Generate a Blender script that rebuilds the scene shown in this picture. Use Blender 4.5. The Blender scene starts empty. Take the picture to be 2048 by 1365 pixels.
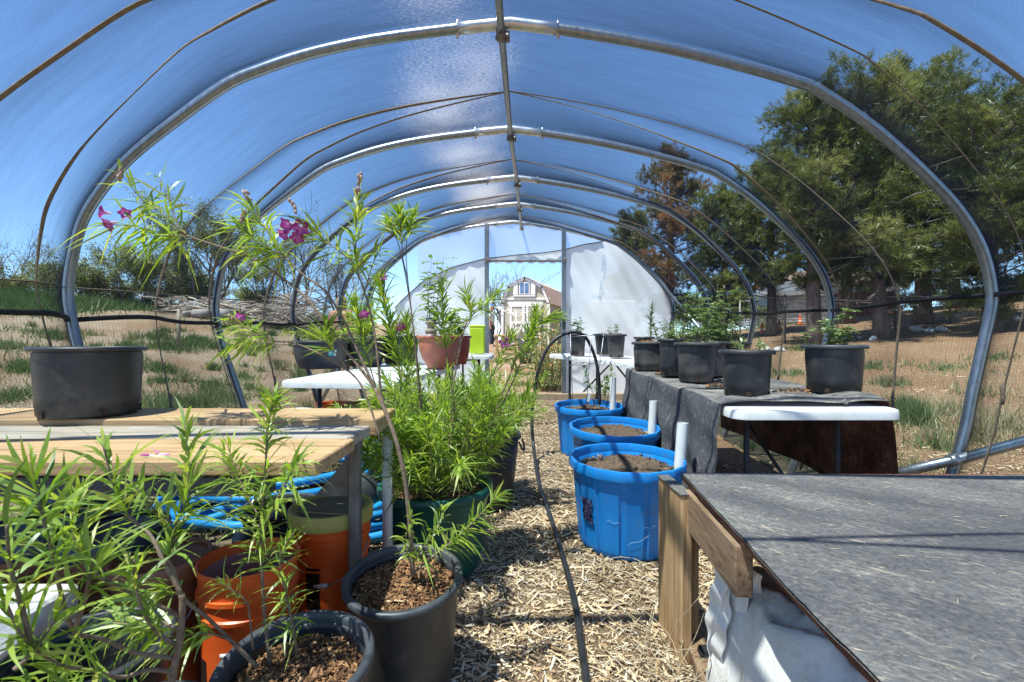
import bpy, math, random
import numpy as np
from mathutils import Vector, Matrix
random.seed(7)
RNG = np.random.default_rng(11)
C = bpy.context.scene.collection
R = math.radians
CAMZ, F = 1.05, 950.0

def P(px, py, d):
    """a point seen at photo pixel (2048 wide) at d metres in front of the camera"""
    return np.array([(px - 1024) * d / F, d, CAMZ - (py - 682.5) * d / F])

def sst(a, b, t):
    t = np.clip((t - a) / (b - a), 0, 1)
    return t * t * (3 - 2 * t)

def circ(pl, pr, d):
    """x and radius of an upright round thing at depth d whose outline spans photo pixels pl..pr"""
    a, b = math.atan((pl - 1024) / F), math.atan((pr - 1024) / F)
    return d * math.tan((a + b) / 2), d / math.cos((a + b) / 2) * math.sin((b - a) / 2)

def G(x, y):
    """height of the ground"""
    x = np.asarray(x, float); y = np.asarray(y, float)
    z = np.interp(y, [-30, 1.6, 2.4, 4, 6.9, 10, 14, 21, 30, 60, 400], [-.1, .015, .04, .10, .21, .30, .48, .84, 1.05, 1.2, 1.3])
    k = sst(2, 9, y)
    z = z + .115 * np.maximum(0, -x - 3.9) ** 1.08 * k * np.where(x < -20, (20 / np.maximum(20, -x)), 1)
    z = z + .5 * np.exp(-((x + 9) / 4.5) ** 2 - ((y - 16.5) / 2.6) ** 2)
    z = z + .10 * np.maximum(0, np.minimum(x, 30) - 4.0) ** 1.08 * k * np.where(y > 20, np.maximum(.25, 1 - (y - 20) / 20), 1)
    out = sst(2.6, 4.5, np.abs(x - .1))
    z = z + out * (.03 * np.sin(x * 1.7 + 1) * np.cos(y * 1.3) + .02 * np.sin(x * 4.1 + y * 3.3))
    return z

# ------------------------------------------------------------------ objects
def prop(o, label=None, cat=None, group=None, kind=None):
    for k, v in (('label', label), ('category', cat), ('group', group), ('kind', kind)):
        if v: o[k] = v
    return o

def thing(name, label, cat, loc=(0, 0, 0), group=None):
    o = bpy.data.objects.new(name, None); C.objects.link(o)
    o.location = tuple(float(v) for v in loc); o.empty_display_size = .1
    return prop(o, label, cat, group)

def origin(parent):
    v = np.zeros(3)
    while parent is not None:
        v = v + np.array(parent.location); parent = parent.parent
    return v

class MB:
    """collects shapes in world coordinates, then links them as ONE mesh object"""
    def __init__(s):
        s.V = []; s.Fc = []; s.M = []; s.T = []; s.n = 0
    def add(s, v, f, m=0, tint=None):
        v = np.asarray(v, float).reshape(-1, 3)
        s.V.append(v)
        s.T.append(np.full(len(v), .5) if tint is None else np.broadcast_to(np.asarray(tint, float), (len(v),)))
        if isinstance(f, np.ndarray):
            f = (f + s.n).tolist()
        else:
            f = [[i + s.n for i in q] for q in f]
        s.Fc += f; s.M += [m] * len(f); s.n += len(v)
        return s
    def box(s, c, size, rot=None, m=0, tint=None, bev=0.0):
        hx, hy, hz = [k / 2 for k in size]
        if bev > 0:
            b = min(bev, hx * .6, hy * .6, hz * .6); v = []
            for (a, bb, cc) in ((hx - b, hy - b, hz), (hx - b, hy, hz - b), (hx, hy - b, hz - b)):
                for sx in (-1, 1):
                    for sy in (-1, 1):
                        for sz in (-1, 1): v.append((a * sx, bb * sy, cc * sz))
            I = lambda g, x, y, z: g * 8 + x * 4 + y * 2 + z
            f = []
            for z in (0, 1): f.append([I(0, 0, 0, z), I(0, 1, 0, z), I(0, 1, 1, z), I(0, 0, 1, z)][::1 if z else -1])
            for y in (0, 1): f.append([I(1, 0, y, 0), I(1, 1, y, 0), I(1, 1, y, 1), I(1, 0, y, 1)][::-1 if y else 1])
            for x in (0, 1): f.append([I(2, x, 0, 0), I(2, x, 1, 0), I(2, x, 1, 1), I(2, x, 0, 1)][::1 if x else -1])
            for x in (0, 1):
                for y in (0, 1): f.append([I(1, x, y, 0), I(2, x, y, 0), I(2, x, y, 1), I(1, x, y, 1)][::1 if x != y else -1])
                for z in (0, 1): f.append([I(0, x, 0, z), I(2, x, 0, z), I(2, x, 1, z), I(0, x, 1, z)][::1 if x == z else -1])
            for y in (0, 1):
                for z in (0, 1): f.append([I(0, 0, y, z), I(1, 0, y, z), I(1, 1, y, z), I(0, 1, y, z)][::-1 if y == z else 1])
            for x in (0, 1):
                for y in (0, 1):
                    for z in (0, 1): f.append([I(0, x, y, z), I(1, x, y, z), I(2, x, y, z)][::1 if (x + y + z) % 2 else -1])
        else:
            v = [(hx * a, hy * b_, hz * c_) for a in (-1, 1) for b_ in (-1, 1) for c_ in (-1, 1)]
            f = [[0, 1, 3, 2], [4, 6, 7, 5], [0, 4, 5, 1], [2, 3, 7, 6], [0, 2, 6, 4], [1, 5, 7, 3]]
        v = np.array(v)
        if rot is not None:
            v = v @ np.array(Matrix.Identity(3) if rot is None else rot).T
        return s.add(v + np.array(c), f, m, tint)
    def tube(s, pts, r, seg=10, m=0, tint=None, cap=True, flat=1.0, twist=0.0):
        pts = np.asarray(pts, float); n = len(pts)
        r = np.broadcast_to(np.asarray(r, float), (n,))
        d = np.gradient(pts, axis=0); d /= np.linalg.norm(d, axis=1)[:, None] + 1e-12
        up = np.array([0, 0, 1.]) if abs(d[0][2]) < .9 else np.array([0, 1., 0])
        a = np.cross(d[0], up); a /= np.linalg.norm(a)
        ring = np.linspace(0, 2 * np.pi, seg, endpoint=False); V = []
        for i in range(n):
            a = a - d[i] * (a @ d[i]); a /= np.linalg.norm(a) + 1e-12
            b = np.cross(d[i], a)
            ca, sa = math.cos(twist * i), math.sin(twist * i)
            a2, b2 = a * ca + b * sa, b * ca - a * sa
            V.append(pts[i] + r[i] * (np.cos(ring)[:, None] * a2 + flat * np.sin(ring)[:, None] * b2))
        V = np.concatenate(V)
        f = []
        for i in range(n - 1):
            for j in range(seg):
                k = (j + 1) % seg
                f.append([i * seg + j, i * seg + k, (i + 1) * seg + k, (i + 1) * seg + j])
        if cap:
            f.append(list(range(seg))[::-1]); f.append([(n - 1) * seg + j for j in range(seg)])
        return s.add(V, f, m, tint)
    def lathe(s, prof, c=(0, 0, 0), seg=48, m=0, rot=None, mod=None, tint=None, sx=1.0):
        """prof: (radius, z) from start to end"""
        th = np.linspace(0, 2 * np.pi, seg, endpoint=False); V = []
        for i, (r, z) in enumerate(prof):
            rr = r * (mod(i, th, z) if mod else np.ones(seg))
            V.append(np.stack([rr * np.cos(th) * sx, rr * np.sin(th), np.full(seg, z)], 1))
        V = np.concatenate(V)
        if rot is not None: V = V @ np.array(rot).T
        f = []
        for i in range(len(prof) - 1):
            for j in range(seg):
                k = (j + 1) % seg
                f.append([i * seg + j, i * seg + k, (i + 1) * seg + k, (i + 1) * seg + j])
        return s.add(V + np.array(c), f, m, tint)
    def grid(s, X, m=0, tint=None):
        """X: (a, b, 3)"""
        a, b = X.shape[:2]
        i = np.arange(a * b).reshape(a, b)
        f = np.stack([i[:-1, :-1], i[:-1, 1:], i[1:, 1:], i[1:, :-1]], -1).reshape(-1, 4)
        return s.add(X.reshape(-1, 3), f, m, tint)
    def build(s, name, mats, parent=None, smooth=True, uv=None):
        o = None
        V = np.concatenate(s.V) - origin(parent); T = np.concatenate(s.T)
        me = bpy.data.meshes.new(name)
        lens = np.array([len(q) for q in s.Fc], np.int32)
        flat = np.fromiter((i for q in s.Fc for i in q), np.int32, int(lens.sum()))
        me.vertices.add(len(V)); me.vertices.foreach_set('co', V.astype(np.float32).ravel())
        me.loops.add(len(flat)); me.loops.foreach_set('vertex_index', flat)
        me.polygons.add(len(lens))
        me.polygons.foreach_set('loop_start', np.concatenate([[0], np.cumsum(lens)[:-1]]).astype(np.int32))
        me.polygons.foreach_set('loop_total', lens)
        mats = mats if isinstance(mats, (list, tuple)) else [mats]
        for q in mats: me.materials.append(q)
        if len(mats) > 1: me.polygons.foreach_set('material_index', np.array(s.M, np.int32))
        me.polygons.foreach_set('use_smooth', np.full(len(lens), bool(smooth)))
        at = me.attributes.new('tint', 'FLOAT', 'POINT'); at.data.foreach_set('value', T.astype(np.float32))
        if uv is not None:
            u = me.uv_layers.new(name='UVMap'); u.data.foreach_set('uv', np.asarray(uv, np.float32)[flat].ravel())
        me.update(calc_edges=True); me.validate()
        if smooth == 'auto':
            try: me.set_sharp_from_angle(angle=R(35))
            except Exception: pass
        o = bpy.data.objects.new(name, me); C.objects.link(o)
        if parent is not None: o.parent = parent
        return o

def leaves(mb, B, D, L, W, droop=.25, tint=None, stations=4, m=0, twist=None):
    """narrow blades: B base points, D directions, L lengths, W widths (arrays)"""
    n = len(B)
    if n == 0: return
    D = D / (np.linalg.norm(D, axis=1)[:, None] + 1e-9)
    S = np.cross(D, np.array([0, 0, 1.]) + RNG.normal(0, .5, (n, 3))); S /= np.linalg.norm(S, axis=1)[:, None] + 1e-9
    t = np.linspace(0, 1, stations)
    w = {3: [.45, 1, .04], 4: [.3, 1., .75, .03], 5: [.3, .9, 1, .6, .03]}[stations]
    dr = np.broadcast_to(np.asarray(droop, float), (n,)) * RNG.uniform(.2, 1.6, n)
    side = RNG.normal(0, .20, n)
    V = np.zeros((n, stations, 2, 3))
    for i, tt in enumerate(t):
        c = B + D * (L * tt)[:, None] + S * (side * L * tt * tt)[:, None]
        c[:, 2] -= dr * L * tt * tt
        V[:, i, 0] = c - S * (W * .5 * w[i])[:, None]
        V[:, i, 1] = c + S * (W * .5 * w[i])[:, None]
    base = (np.arange(n) * stations * 2)[:, None]
    f = np.concatenate([base + np.array([[2 * i, 2 * i + 1, 2 * i + 3, 2 * i + 2]]) for i in range(stations - 1)], 0)
    tn = RNG.uniform(0, 1, n) if tint is None else np.clip(tint + RNG.normal(0, .15, n), 0, 1)
    mb.add(V.reshape(-1, 3), f, m, np.repeat(tn, stations * 2))

def needles(mb, B, D, L, W, tint, m=0):
    n = len(B)
    D = D / (np.linalg.norm(D, axis=1)[:, None] + 1e-9)
    S = np.cross(D, RNG.normal(0, 1, (n, 3))); S /= np.linalg.norm(S, axis=1)[:, None] + 1e-9
    V = np.stack([B - S * (W * .5)[:, None], B + S * (W * .5)[:, None], B + D * L[:, None]], 1)
    mb.add(V.reshape(-1, 3), np.arange(n * 3).reshape(n, 3), m, np.repeat(tint, 3))

def spline(pts, n=None, closed=False):
    """Catmull-Rom through points"""
    p = np.asarray(pts, float)
    if len(p) < 3 and not closed: return np.linspace(p[0], p[-1], n or 6)
    q = np.vstack([p[-1], p, p[0], p[1]]) if closed else np.vstack([2 * p[0] - p[1], p, 2 * p[-1] - p[-2]])
    seg = len(q) - 3
    k = max(2, int(math.ceil((n or seg * 5) / seg)))
    out = []
    for i in range(seg):
        for t in np.linspace(0, 1, k, endpoint=False):
            a, b, c, d = q[i:i + 4]
            out.append(.5 * ((2 * b) + (-a + c) * t + (2 * a - 5 * b + 4 * c - d) * t * t + (-a + 3 * b - 3 * c + d) * t ** 3))
    if not closed: out.append(p[-1])
    return np.array(out)

# ------------------------------------------------------------------ materials
def nmat(name):
    m = bpy.data.materials.new(name); m.use_nodes = True
    nt = m.node_tree; nt.nodes.clear()
    out = nt.nodes.new('ShaderNodeOutputMaterial')
    N = lambda t, **k: _node(nt, t, k)
    return m, nt, out, N

def _node(nt, t, k):
    n = nt.nodes.new('ShaderNode' + t)
    for a, v in k.items():
        if a.startswith('_'): setattr(n, a[1:], v)
        else:
            key = a.replace('__', ' ')
            n.inputs[int(key[1:]) if key[0] == 'i' and key[1:].isdigit() else key].default_value = v
    return n

def rgba(c): return (c[0], c[1], c[2], 1.0)

def ramp(nt, src, stops):
    r = nt.nodes.new('ShaderNodeValToRGB')
    el = r.color_ramp.elements
    while len(el) < len(stops): el.new(.5)
    for e, (p, c) in zip(el, stops): e.position = p; e.color = rgba(c)
    nt.links.new(src, r.inputs['Fac']); return r.outputs['Color']

def mat(name, stops, rough=.6, scale=8, detail=6, bump=0.0, bscale=None, metal=0.0, spec=.4, stretch=(1, 1, 1), tint=None, grime=None, sheen=0.0, coat=0.0):
    """Principled with noise-mixed colours; tint = (dark, light) multiplies by the mesh's own 'tint' attribute"""
    m, nt, out, N = nmat(name); L = nt.links
    b = N('BsdfPrincipled', Roughness=rough, Metallic=metal)
    b.inputs['Specular IOR Level'].default_value = spec
    b.inputs['Coat Weight'].default_value = coat
    tc = N('TexCoord'); mp = N('Mapping', Scale=stretch); L.new(tc.outputs['Object'], mp.inputs['Vector'])
    if isinstance(stops, tuple): stops = [(0, stops), (1, stops)]
    no = N('TexNoise', Scale=scale, Detail=detail, Roughness=.6); L.new(mp.outputs[0], no.inputs['Vector'])
    col = ramp(nt, no.outputs['Fac'], stops)
    if grime:
        g = N('TexNoise', Scale=grime[0], Detail=8, Roughness=.7); L.new(tc.outputs['Object'], g.inputs['Vector'])
        gm = ramp(nt, g.outputs['Fac'], [(grime[2], (0, 0, 0)), (grime[3], (1, 1, 1))])
        mx = N('MixRGB'); L.new(gm, mx.inputs['Fac']); L.new(col, mx.inputs[1]); mx.inputs[2].default_value = rgba(grime[1]); col = mx.outputs[0]
    if tint:
        a = N('Attribute', _attribute_name='tint')
        tr = ramp(nt, a.outputs['Fac'], tint)
        mx = N('MixRGB', _blend_type='MULTIPLY', Fac=1.0); L.new(col, mx.inputs[1]); L.new(tr, mx.inputs[2]); col = mx.outputs[0]
    L.new(col, b.inputs['Base Color'])
    rn = N('MapRange', i3=max(.02, rough - .12), i4=min(1, rough + .12)); L.new(no.outputs['Fac'], rn.inputs[0]); L.new(rn.outputs[0], b.inputs['Roughness'])
    if bump:
        bn = N('TexNoise', Scale=bscale or scale * 4, Detail=8, Roughness=.65); L.new(mp.outputs[0], bn.inputs['Vector'])
        bu = N('Bump', Strength=bump, Distance=.01); L.new(bn.outputs['Fac'], bu.inputs['Height']); L.new(bu.outputs[0], b.inputs['Normal'])
    L.new(b.outputs[0], out.inputs[0])
    return m

def leafmat(name, stops, trans=.35, gloss=.06, rough=.4, tcol=(1.25, 1.2, .55)):
    m, nt, out, N = nmat(name); L = nt.links
    a = N('Attribute', _attribute_name='tint'); col = ramp(nt, a.outputs['Fac'], stops)
    d = N('BsdfDiffuse'); t = N('BsdfTranslucent'); g = N('BsdfGlossy', Roughness=rough)
    L.new(col, d.inputs[0])
    br = N('MixRGB', _blend_type='MULTIPLY', Fac=1.0); L.new(col, br.inputs[1]); br.inputs[2].default_value = rgba(tcol); L.new(br.outputs[0], t.inputs[0])
    m1 = N('MixShader', Fac=trans); L.new(d.outputs[0], m1.inputs[1]); L.new(t.outputs[0], m1.inputs[2])
    m2 = N('MixShader', Fac=gloss); L.new(m1.outputs[0], m2.inputs[1]); L.new(g.outputs[0], m2.inputs[2])
    L.new(m2.outputs[0], out.inputs[0]); return m

def clothmat(name, t0, col, tr=.0, weave=9.0, amp=.12, glint=0.0):
    """knitted shade net: the more aslant it is seen, the less comes through"""
    m, nt, out, N = nmat(name); L = nt.links
    ge = N('NewGeometry'); dp = N('VectorMath', _operation='DOT_PRODUCT'); L.new(ge.outputs['Incoming'], dp.inputs[0]); L.new(ge.outputs['Normal'], dp.inputs[1])
    ab = N('Math', _operation='ABSOLUTE'); L.new(dp.outputs['Value'], ab.inputs[0])
    mxx = N('Math', _operation='MAXIMUM', i1=.12); L.new(ab.outputs[0], mxx.inputs[0])
    inv = N('Math', _operation='DIVIDE', i0=1.0); L.new(mxx.outputs[0], inv.inputs[1])
    inv2 = N('Math', _operation='POWER', i1=1.05); L.new(inv.outputs[0], inv2.inputs[0])
    pw = N('Math', _operation='POWER', i0=t0); L.new(inv2.outputs[0], pw.inputs[1])
    uv = N('UVMap'); sp = N('SeparateXYZ'); L.new(uv.outputs[0], sp.inputs[0])
    def lines(src, per):
        k = N('Math', _operation='MULTIPLY', i1=2 * math.pi * 1000 / per); L.new(src, k.inputs[0])
        s = N('Math', _operation='SINE'); L.new(k.outputs[0], s.inputs[0]); return s.outputs[0]
    s1 = lines(sp.outputs[0], weave); s2 = lines(sp.outputs[1], weave * 1.35)
    ad = N('Math', _operation='ADD'); L.new(s1, ad.inputs[0]); L.new(s2, ad.inputs[1])
    no = N('TexNoise', Scale=3.0, Detail=5); mp = N('Mapping', Scale=(1.0, 12.0, 1.0)); L.new(uv.outputs[0], mp.inputs[0]); L.new(mp.outputs[0], no.inputs['Vector'])
    nn = N('MapRange', i1=.3, i2=.7, i3=-.05, i4=.05); L.new(no.outputs['Fac'], nn.inputs[0])
    am = N('Math', _operation='MULTIPLY_ADD', i1=amp); L.new(ad.outputs[0], am.inputs[0]); L.new(nn.outputs[0], am.inputs[2])
    sp_ = N('TexNoise', Scale=210.0, Detail=2, Roughness=.8); L.new(uv.outputs[0], sp_.inputs['Vector']); sm_ = N('MapRange', i1=.3, i2=.7, i3=-.09, i4=.09); L.new(sp_.outputs['Fac'], sm_.inputs[0])
    a2 = N('Math', _operation='ADD'); L.new(am.outputs[0], a2.inputs[0]); L.new(sm_.outputs[0], a2.inputs[1])
    tot = N('Math', _operation='ADD', _use_clamp=True); L.new(pw.outputs[0], tot.inputs[0]); L.new(a2.outputs[0], tot.inputs[1])
    fac = tot.outputs[0]
    df = N('BsdfDiffuse', Color=rgba(col)); tl = N('BsdfTranslucent', Color=rgba(col)); ms = N('MixShader', Fac=tr); L.new(df.outputs[0], ms.inputs[1]); L.new(tl.outputs[0], ms.inputs[2])
    solid = ms.outputs[0]
    if glint:
        # pale sun glints painted into the net as streaks, strongest left of the ridge
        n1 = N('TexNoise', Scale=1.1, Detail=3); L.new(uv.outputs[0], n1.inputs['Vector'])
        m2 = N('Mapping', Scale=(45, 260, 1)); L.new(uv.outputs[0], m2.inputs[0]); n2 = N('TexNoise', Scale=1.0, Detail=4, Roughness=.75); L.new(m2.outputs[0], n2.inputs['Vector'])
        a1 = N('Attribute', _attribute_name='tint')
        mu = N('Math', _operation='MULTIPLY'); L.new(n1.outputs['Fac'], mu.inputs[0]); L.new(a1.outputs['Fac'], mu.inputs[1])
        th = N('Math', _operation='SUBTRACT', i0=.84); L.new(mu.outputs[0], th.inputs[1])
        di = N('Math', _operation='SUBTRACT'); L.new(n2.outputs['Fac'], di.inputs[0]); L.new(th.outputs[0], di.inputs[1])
        ga = N('MapRange', i1=0.0, i2=.30, i3=0.0, i4=glint); L.new(di.outputs[0], ga.inputs[0])
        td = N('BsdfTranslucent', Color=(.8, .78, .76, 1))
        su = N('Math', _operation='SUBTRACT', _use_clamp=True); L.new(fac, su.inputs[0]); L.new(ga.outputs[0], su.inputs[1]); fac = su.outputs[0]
        # share of the solid part that is painted glint
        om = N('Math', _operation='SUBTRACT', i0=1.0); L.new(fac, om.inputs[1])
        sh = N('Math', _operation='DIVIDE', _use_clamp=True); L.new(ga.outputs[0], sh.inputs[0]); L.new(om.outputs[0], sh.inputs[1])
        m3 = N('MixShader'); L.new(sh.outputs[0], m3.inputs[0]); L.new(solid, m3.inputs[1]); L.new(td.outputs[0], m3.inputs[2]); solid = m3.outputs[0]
    tp = N('BsdfTransparent', Color=(.86, .975, 1, 1))
    mm = N('MixShader'); L.new(fac, mm.inputs[0]); L.new(solid, mm.inputs[1]); L.new(tp.outputs[0], mm.inputs[2])
    L.new(mm.outputs[0], out.inputs[0]); return m

def filmmat(name, clear, col, gl=.06):
    m, nt, out, N = nmat(name); L = nt.links
    d = N('BsdfDiffuse', Color=rgba(col)); t = N('BsdfTranslucent', Color=rgba(col)); g = N('BsdfGlossy', Roughness=.25); tp = N('BsdfTransparent')
    tc = N('TexCoord'); no = N('TexNoise', Scale=2.2, Detail=4); L.new(tc.outputs['Object'], no.inputs['Vector'])
    mr = N('MapRange', i1=.3, i2=.7, i3=clear - .02, i4=clear + .02); L.new(no.outputs['Fac'], mr.inputs[0])
    bn = N('TexNoise', Scale=5, Detail=3); L.new(tc.outputs['Object'], bn.inputs['Vector']); bu = N('Bump', Strength=.05, Distance=.05); L.new(bn.outputs['Fac'], bu.inputs['Height'])
    for q in (d, g): L.new(bu.outputs[0], q.inputs['Normal'])
    a = N('MixShader', Fac=.15); L.new(d.outputs[0], a.inputs[1]); L.new(t.outputs[0], a.inputs[2])
    b = N('MixShader', Fac=gl); L.new(a.outputs[0], b.inputs[1]); L.new(g.outputs[0], b.inputs[2])
    c = N('MixShader'); L.new(mr.outputs[0], c.inputs[0]); L.new(b.outputs[0], c.inputs[1]); L.new(tp.outputs[0], c.inputs[2])
    L.new(c.outputs[0], out.inputs[0]); return m

def woodmat(name, a, b, c, axis=0, rough=.75, scale=1.0):
    m, nt, out, N = nmat(name); L = nt.links
    tc = N('TexCoord'); s = [34 * scale] * 3; s[axis] = 2.0 * scale
    mp = N('Mapping', Scale=tuple(s)); L.new(tc.outputs['Object'], mp.inputs[0])
    n0 = N('TexNoise', Scale=.7, Detail=3); L.new(mp.outputs[0], n0.inputs['Vector'])
    mix = N('MixRGB', Fac=.35); L.new(mp.outputs[0], mix.inputs[1]); L.new(n0.outputs['Color'], mix.inputs[2])
    n = N('TexNoise', Scale=1.6, Detail=7, Roughness=.62, Distortion=.8); L.new(mp.outputs[0], n.inputs['Vector'])
    col = ramp(nt, n.outputs['Fac'], [(.28, c), (.48, a), (.72, b)])
    n2 = N('TexNoise', Scale=3.0, Detail=4); L.new(tc.outputs['Object'], n2.inputs['Vector'])
    mx = N('MixRGB', _blend_type='MULTIPLY'); L.new(ramp(nt, n2.outputs['Fac'], [(.3, (0, 0, 0)), (.75, (.6, .6, .6))]), mx.inputs[0]); L.new(col, mx.inputs[1]); mx.inputs[2].default_value = (.72, .62, .55, 1)
    bs = N('BsdfPrincipled', Roughness=rough); bs.inputs['Specular IOR Level'].default_value = .25
    L.new(mx.outputs[0], bs.inputs['Base Color'])
    bu = N('Bump', Strength=.35, Distance=.006); L.new(n.outputs['Fac'], bu.inputs['Height']); L.new(bu.outputs[0], bs.inputs['Normal'])
    L.new(bs.outputs[0], out.inputs[0]); return m

M = {}
M['galv'] = mat('galvanised', [(.3, (.22, .24, .26)), (.7, (.34, .365, .39))], .36, 40, 6, .06, 140, metal=.85, stretch=(1, 1, .4))
M['sleeve'] = mat('bright_sleeve', [(.3, (.5, .5, .5)), (.7, (.75, .75, .75))], .34, 20, 5, .05, 60, metal=.8)
M['steel'] = mat('dull_steel', [(.3, (.12, .115, .11)), (.7, (.26, .25, .24))], .5, 12, 6, .1, 40, metal=.5, grime=(9, (.16, .09, .05), .55, .75))
M['darksteel'] = mat('dark_leg_steel', [(.3, (.035, .035, .037)), (.7, (.08, .08, .082))], .5, 14, 5, metal=.3)
M['net'] = clothmat('shade_net', .73, (.024, .031, .05), .12, 4.6, .08, glint=.20)
M['sidenet'] = clothmat('side_net', .78, (.04, .04, .04), .15, 9.0, .08)
M['cord'] = mat('black_cord', (.012, .012, .013), .7, 60, 3, .3, 200)
M['strap'] = mat('brown_strap', [(.3, (.13, .095, .06)), (.7, (.24, .18, .12))], .7, 40, 4)
M['film'] = filmmat('milky_film', .09, (.96, .96, .96))
M['clear'] = filmmat('clear_film', .52, (.74, .78, .84))
M['batten'] = mat('film_edge', (.06, .065, .07), .6)
M['blackpot'] = mat('black_plastic', [(.3, (.015, .017, .020)), (.75, (.034, .037, .042))], .45, 7, 6, .05, 120, spec=.5, grime=(9, (.11, .10, .09), .52, .84))
M['dustypot'] = mat('dusty_old_plastic', [(.3, (.024, .026, .028)), (.75, (.055, .057, .06))], .55, 6, 6, .08, 90, spec=.4, grime=(4.5, (.17, .155, .14), .42, .74), stretch=(1, 1, .5))
M['rimgrey'] = mat('dusty_black_plastic', [(.3, (.03, .034, .04)), (.7, (.075, .08, .088))], .45, 9, 6, .05, 100)
M['hole'] = mat('soil_in_hole', [(.4, (.012, .007, .005)), (.7, (.10, .055, .03))], .9, 90, 4)
M['soil'] = mat('potting_mix', [(.3, (.07, .034, .016)), (.7, (.22, .11, .052))], .95, 60, 6, .6, 120)
M['bark'] = mat('bark_chips', [(.3, (.8, .8, .8)), (.7, (1, 1, 1))], .9, 60, 3, tint=[(0, (.05, .025, .012)), (.4, (.19, .088, .038)), (.8, (.34, .175, .08)), (.96, (.44, .25, .12)), (1, (.60, .44, .28))])
M['tubsoil'] = mat('tub_soil', [(.3, (.05, .032, .02)), (.7, (.17, .115, .075))], .95, 50, 6, .7, 110)
M['bluetub'] = mat('blue_plastic', [(.3, (.006, .20, .60)), (.7, (.010, .245, .68))], .38, 5, 5, .04, 70, spec=.5, grime=(13, (.10, .17, .27), .56, .80))
M['scratch'] = mat('white_scratch', (.45, .6, .75), .6)
M['torn'] = mat('torn_dark_label', [(.45, (.012, .012, .05)), (.6, (.05, .05, .12)), (.68, (.5, .5, .55))], .6, 60, 5)
M['pvc'] = mat('white_pvc', [(.3, (.66, .66, .64)), (.7, (.78, .78, .77))], .35, 8, 4, grime=(12, (.45, .42, .38), .6, .8))
M['tablewhite'] = mat('white_table_plastic', [(.3, (.66, .66, .65)), (.7, (.78, .78, .77))], .45, 6, 6, .05, 80, grime=(6, (.40, .37, .33), .44, .76))
M['orange'] = mat('orange_plastic', [(.3, (.72, .095, .014)), (.7, (.84, .135, .022))], .38, 6, 5, .03, 60, grime=(8, (.30, .07, .03), .58, .85))
M['pinkmud'] = mat('dried_residue', [(.3, (.30, .11, .10)), (.7, (.42, .20, .18))], .8, 24, 6)
M['yellow'] = mat('yellow_lid', [(.3, (.34, .27, .06)), (.7, (.48, .40, .10))], .5, 10, 5)
M['liddirt'] = mat('dirty_lid_top', [(.3, (.13, .105, .07)), (.7, (.26, .22, .15))], .85, 14, 6, .3, 60)
M['inkblack'] = mat('black_print', (.012, .008, .007), .5)
M['inkwhite'] = mat('white_print', (.62, .55, .52), .5)
M['brownbucket'] = mat('brown_plastic', [(.3, (.20, .075, .035)), (.7, (.28, .11, .055))], .45, 8, 5, .03, 60)
M['navy'] = mat('navy_lid', [(.3, (.010, .016, .035)), (.7, (.024, .034, .062))], .4, 9, 5, .05, 60)
M['beige'] = mat('beige_plastic', [(.3, (.26, .21, .15)), (.7, (.36, .30, .22))], .55, 8, 5)
M['labelwhite'] = mat('paper_label', (.6, .6, .62), .6)
M['teal'] = mat('teal_label', (.02, .36, .38), .5)
M['greenpot'] = mat('green_plastic', [(.3, (.006, .055, .042)), (.7, (.012, .095, .07))], .4, 7, 5, .03, 70, grime=(6, (.09, .10, .08), .6, .85))
M['terracotta'] = mat('terracotta_plastic', [(.3, (.36, .115, .075)), (.7, (.46, .16, .11))], .5, 7, 5, .05, 60)
M['redpot'] = mat('deep_red_plastic', [(.3, (.26, .04, .03)), (.7, (.34, .06, .045))], .4, 7, 5)
M['lime'] = mat('lime_plastic', [(.3, (.42, .58, .02)), (.7, (.52, .68, .04))], .4, 7, 4)
M['hoseblue'] = mat('blue_hose', [(.3, (.01, .20, .52)), (.7, (.02, .28, .62))], .38, 12, 4, .05, 60)
M['hoseblack'] = mat('black_hose', [(.3, (.012, .012, .013)), (.7, (.035, .035, .036))], .4, 16, 5, .05, 80)
M['plank'] = woodmat('fresh_plank', (.47, .31, .165), (.58, .415, .245), (.22, .12, .05), 0)
M['plankgrey'] = woodmat('weathered_plank', (.40, .35, .29), (.52, .47, .40), (.22, .18, .14), 0)
M['post'] = woodmat('cedar_post', (.43, .275, .14), (.58, .42, .245), (.19, .10, .04), 2)
M['joist'] = woodmat('old_joist', (.26, .17, .105), (.36, .26, .17), (.10, .06, .035), 1)
M['redply'] = woodmat('reddish_ply_edge', (.16, .06, .035), (.30, .15, .08), (.03, .018, .014), 1, scale=1.6)
M['tarpwhite'] = mat('white_tarp', [(.3, (.60, .58, .55)), (.7, (.78, .77, .75))], .5, 4, 6, 1.0, 9, grime=(6, (.38, .30, .21), .50, .70))
M['woodgate'] = mat('weathered_timber', [(.3, (.25, .18, .11)), (.7, (.4, .3, .2))], .8, 12, 5, .3)
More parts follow.
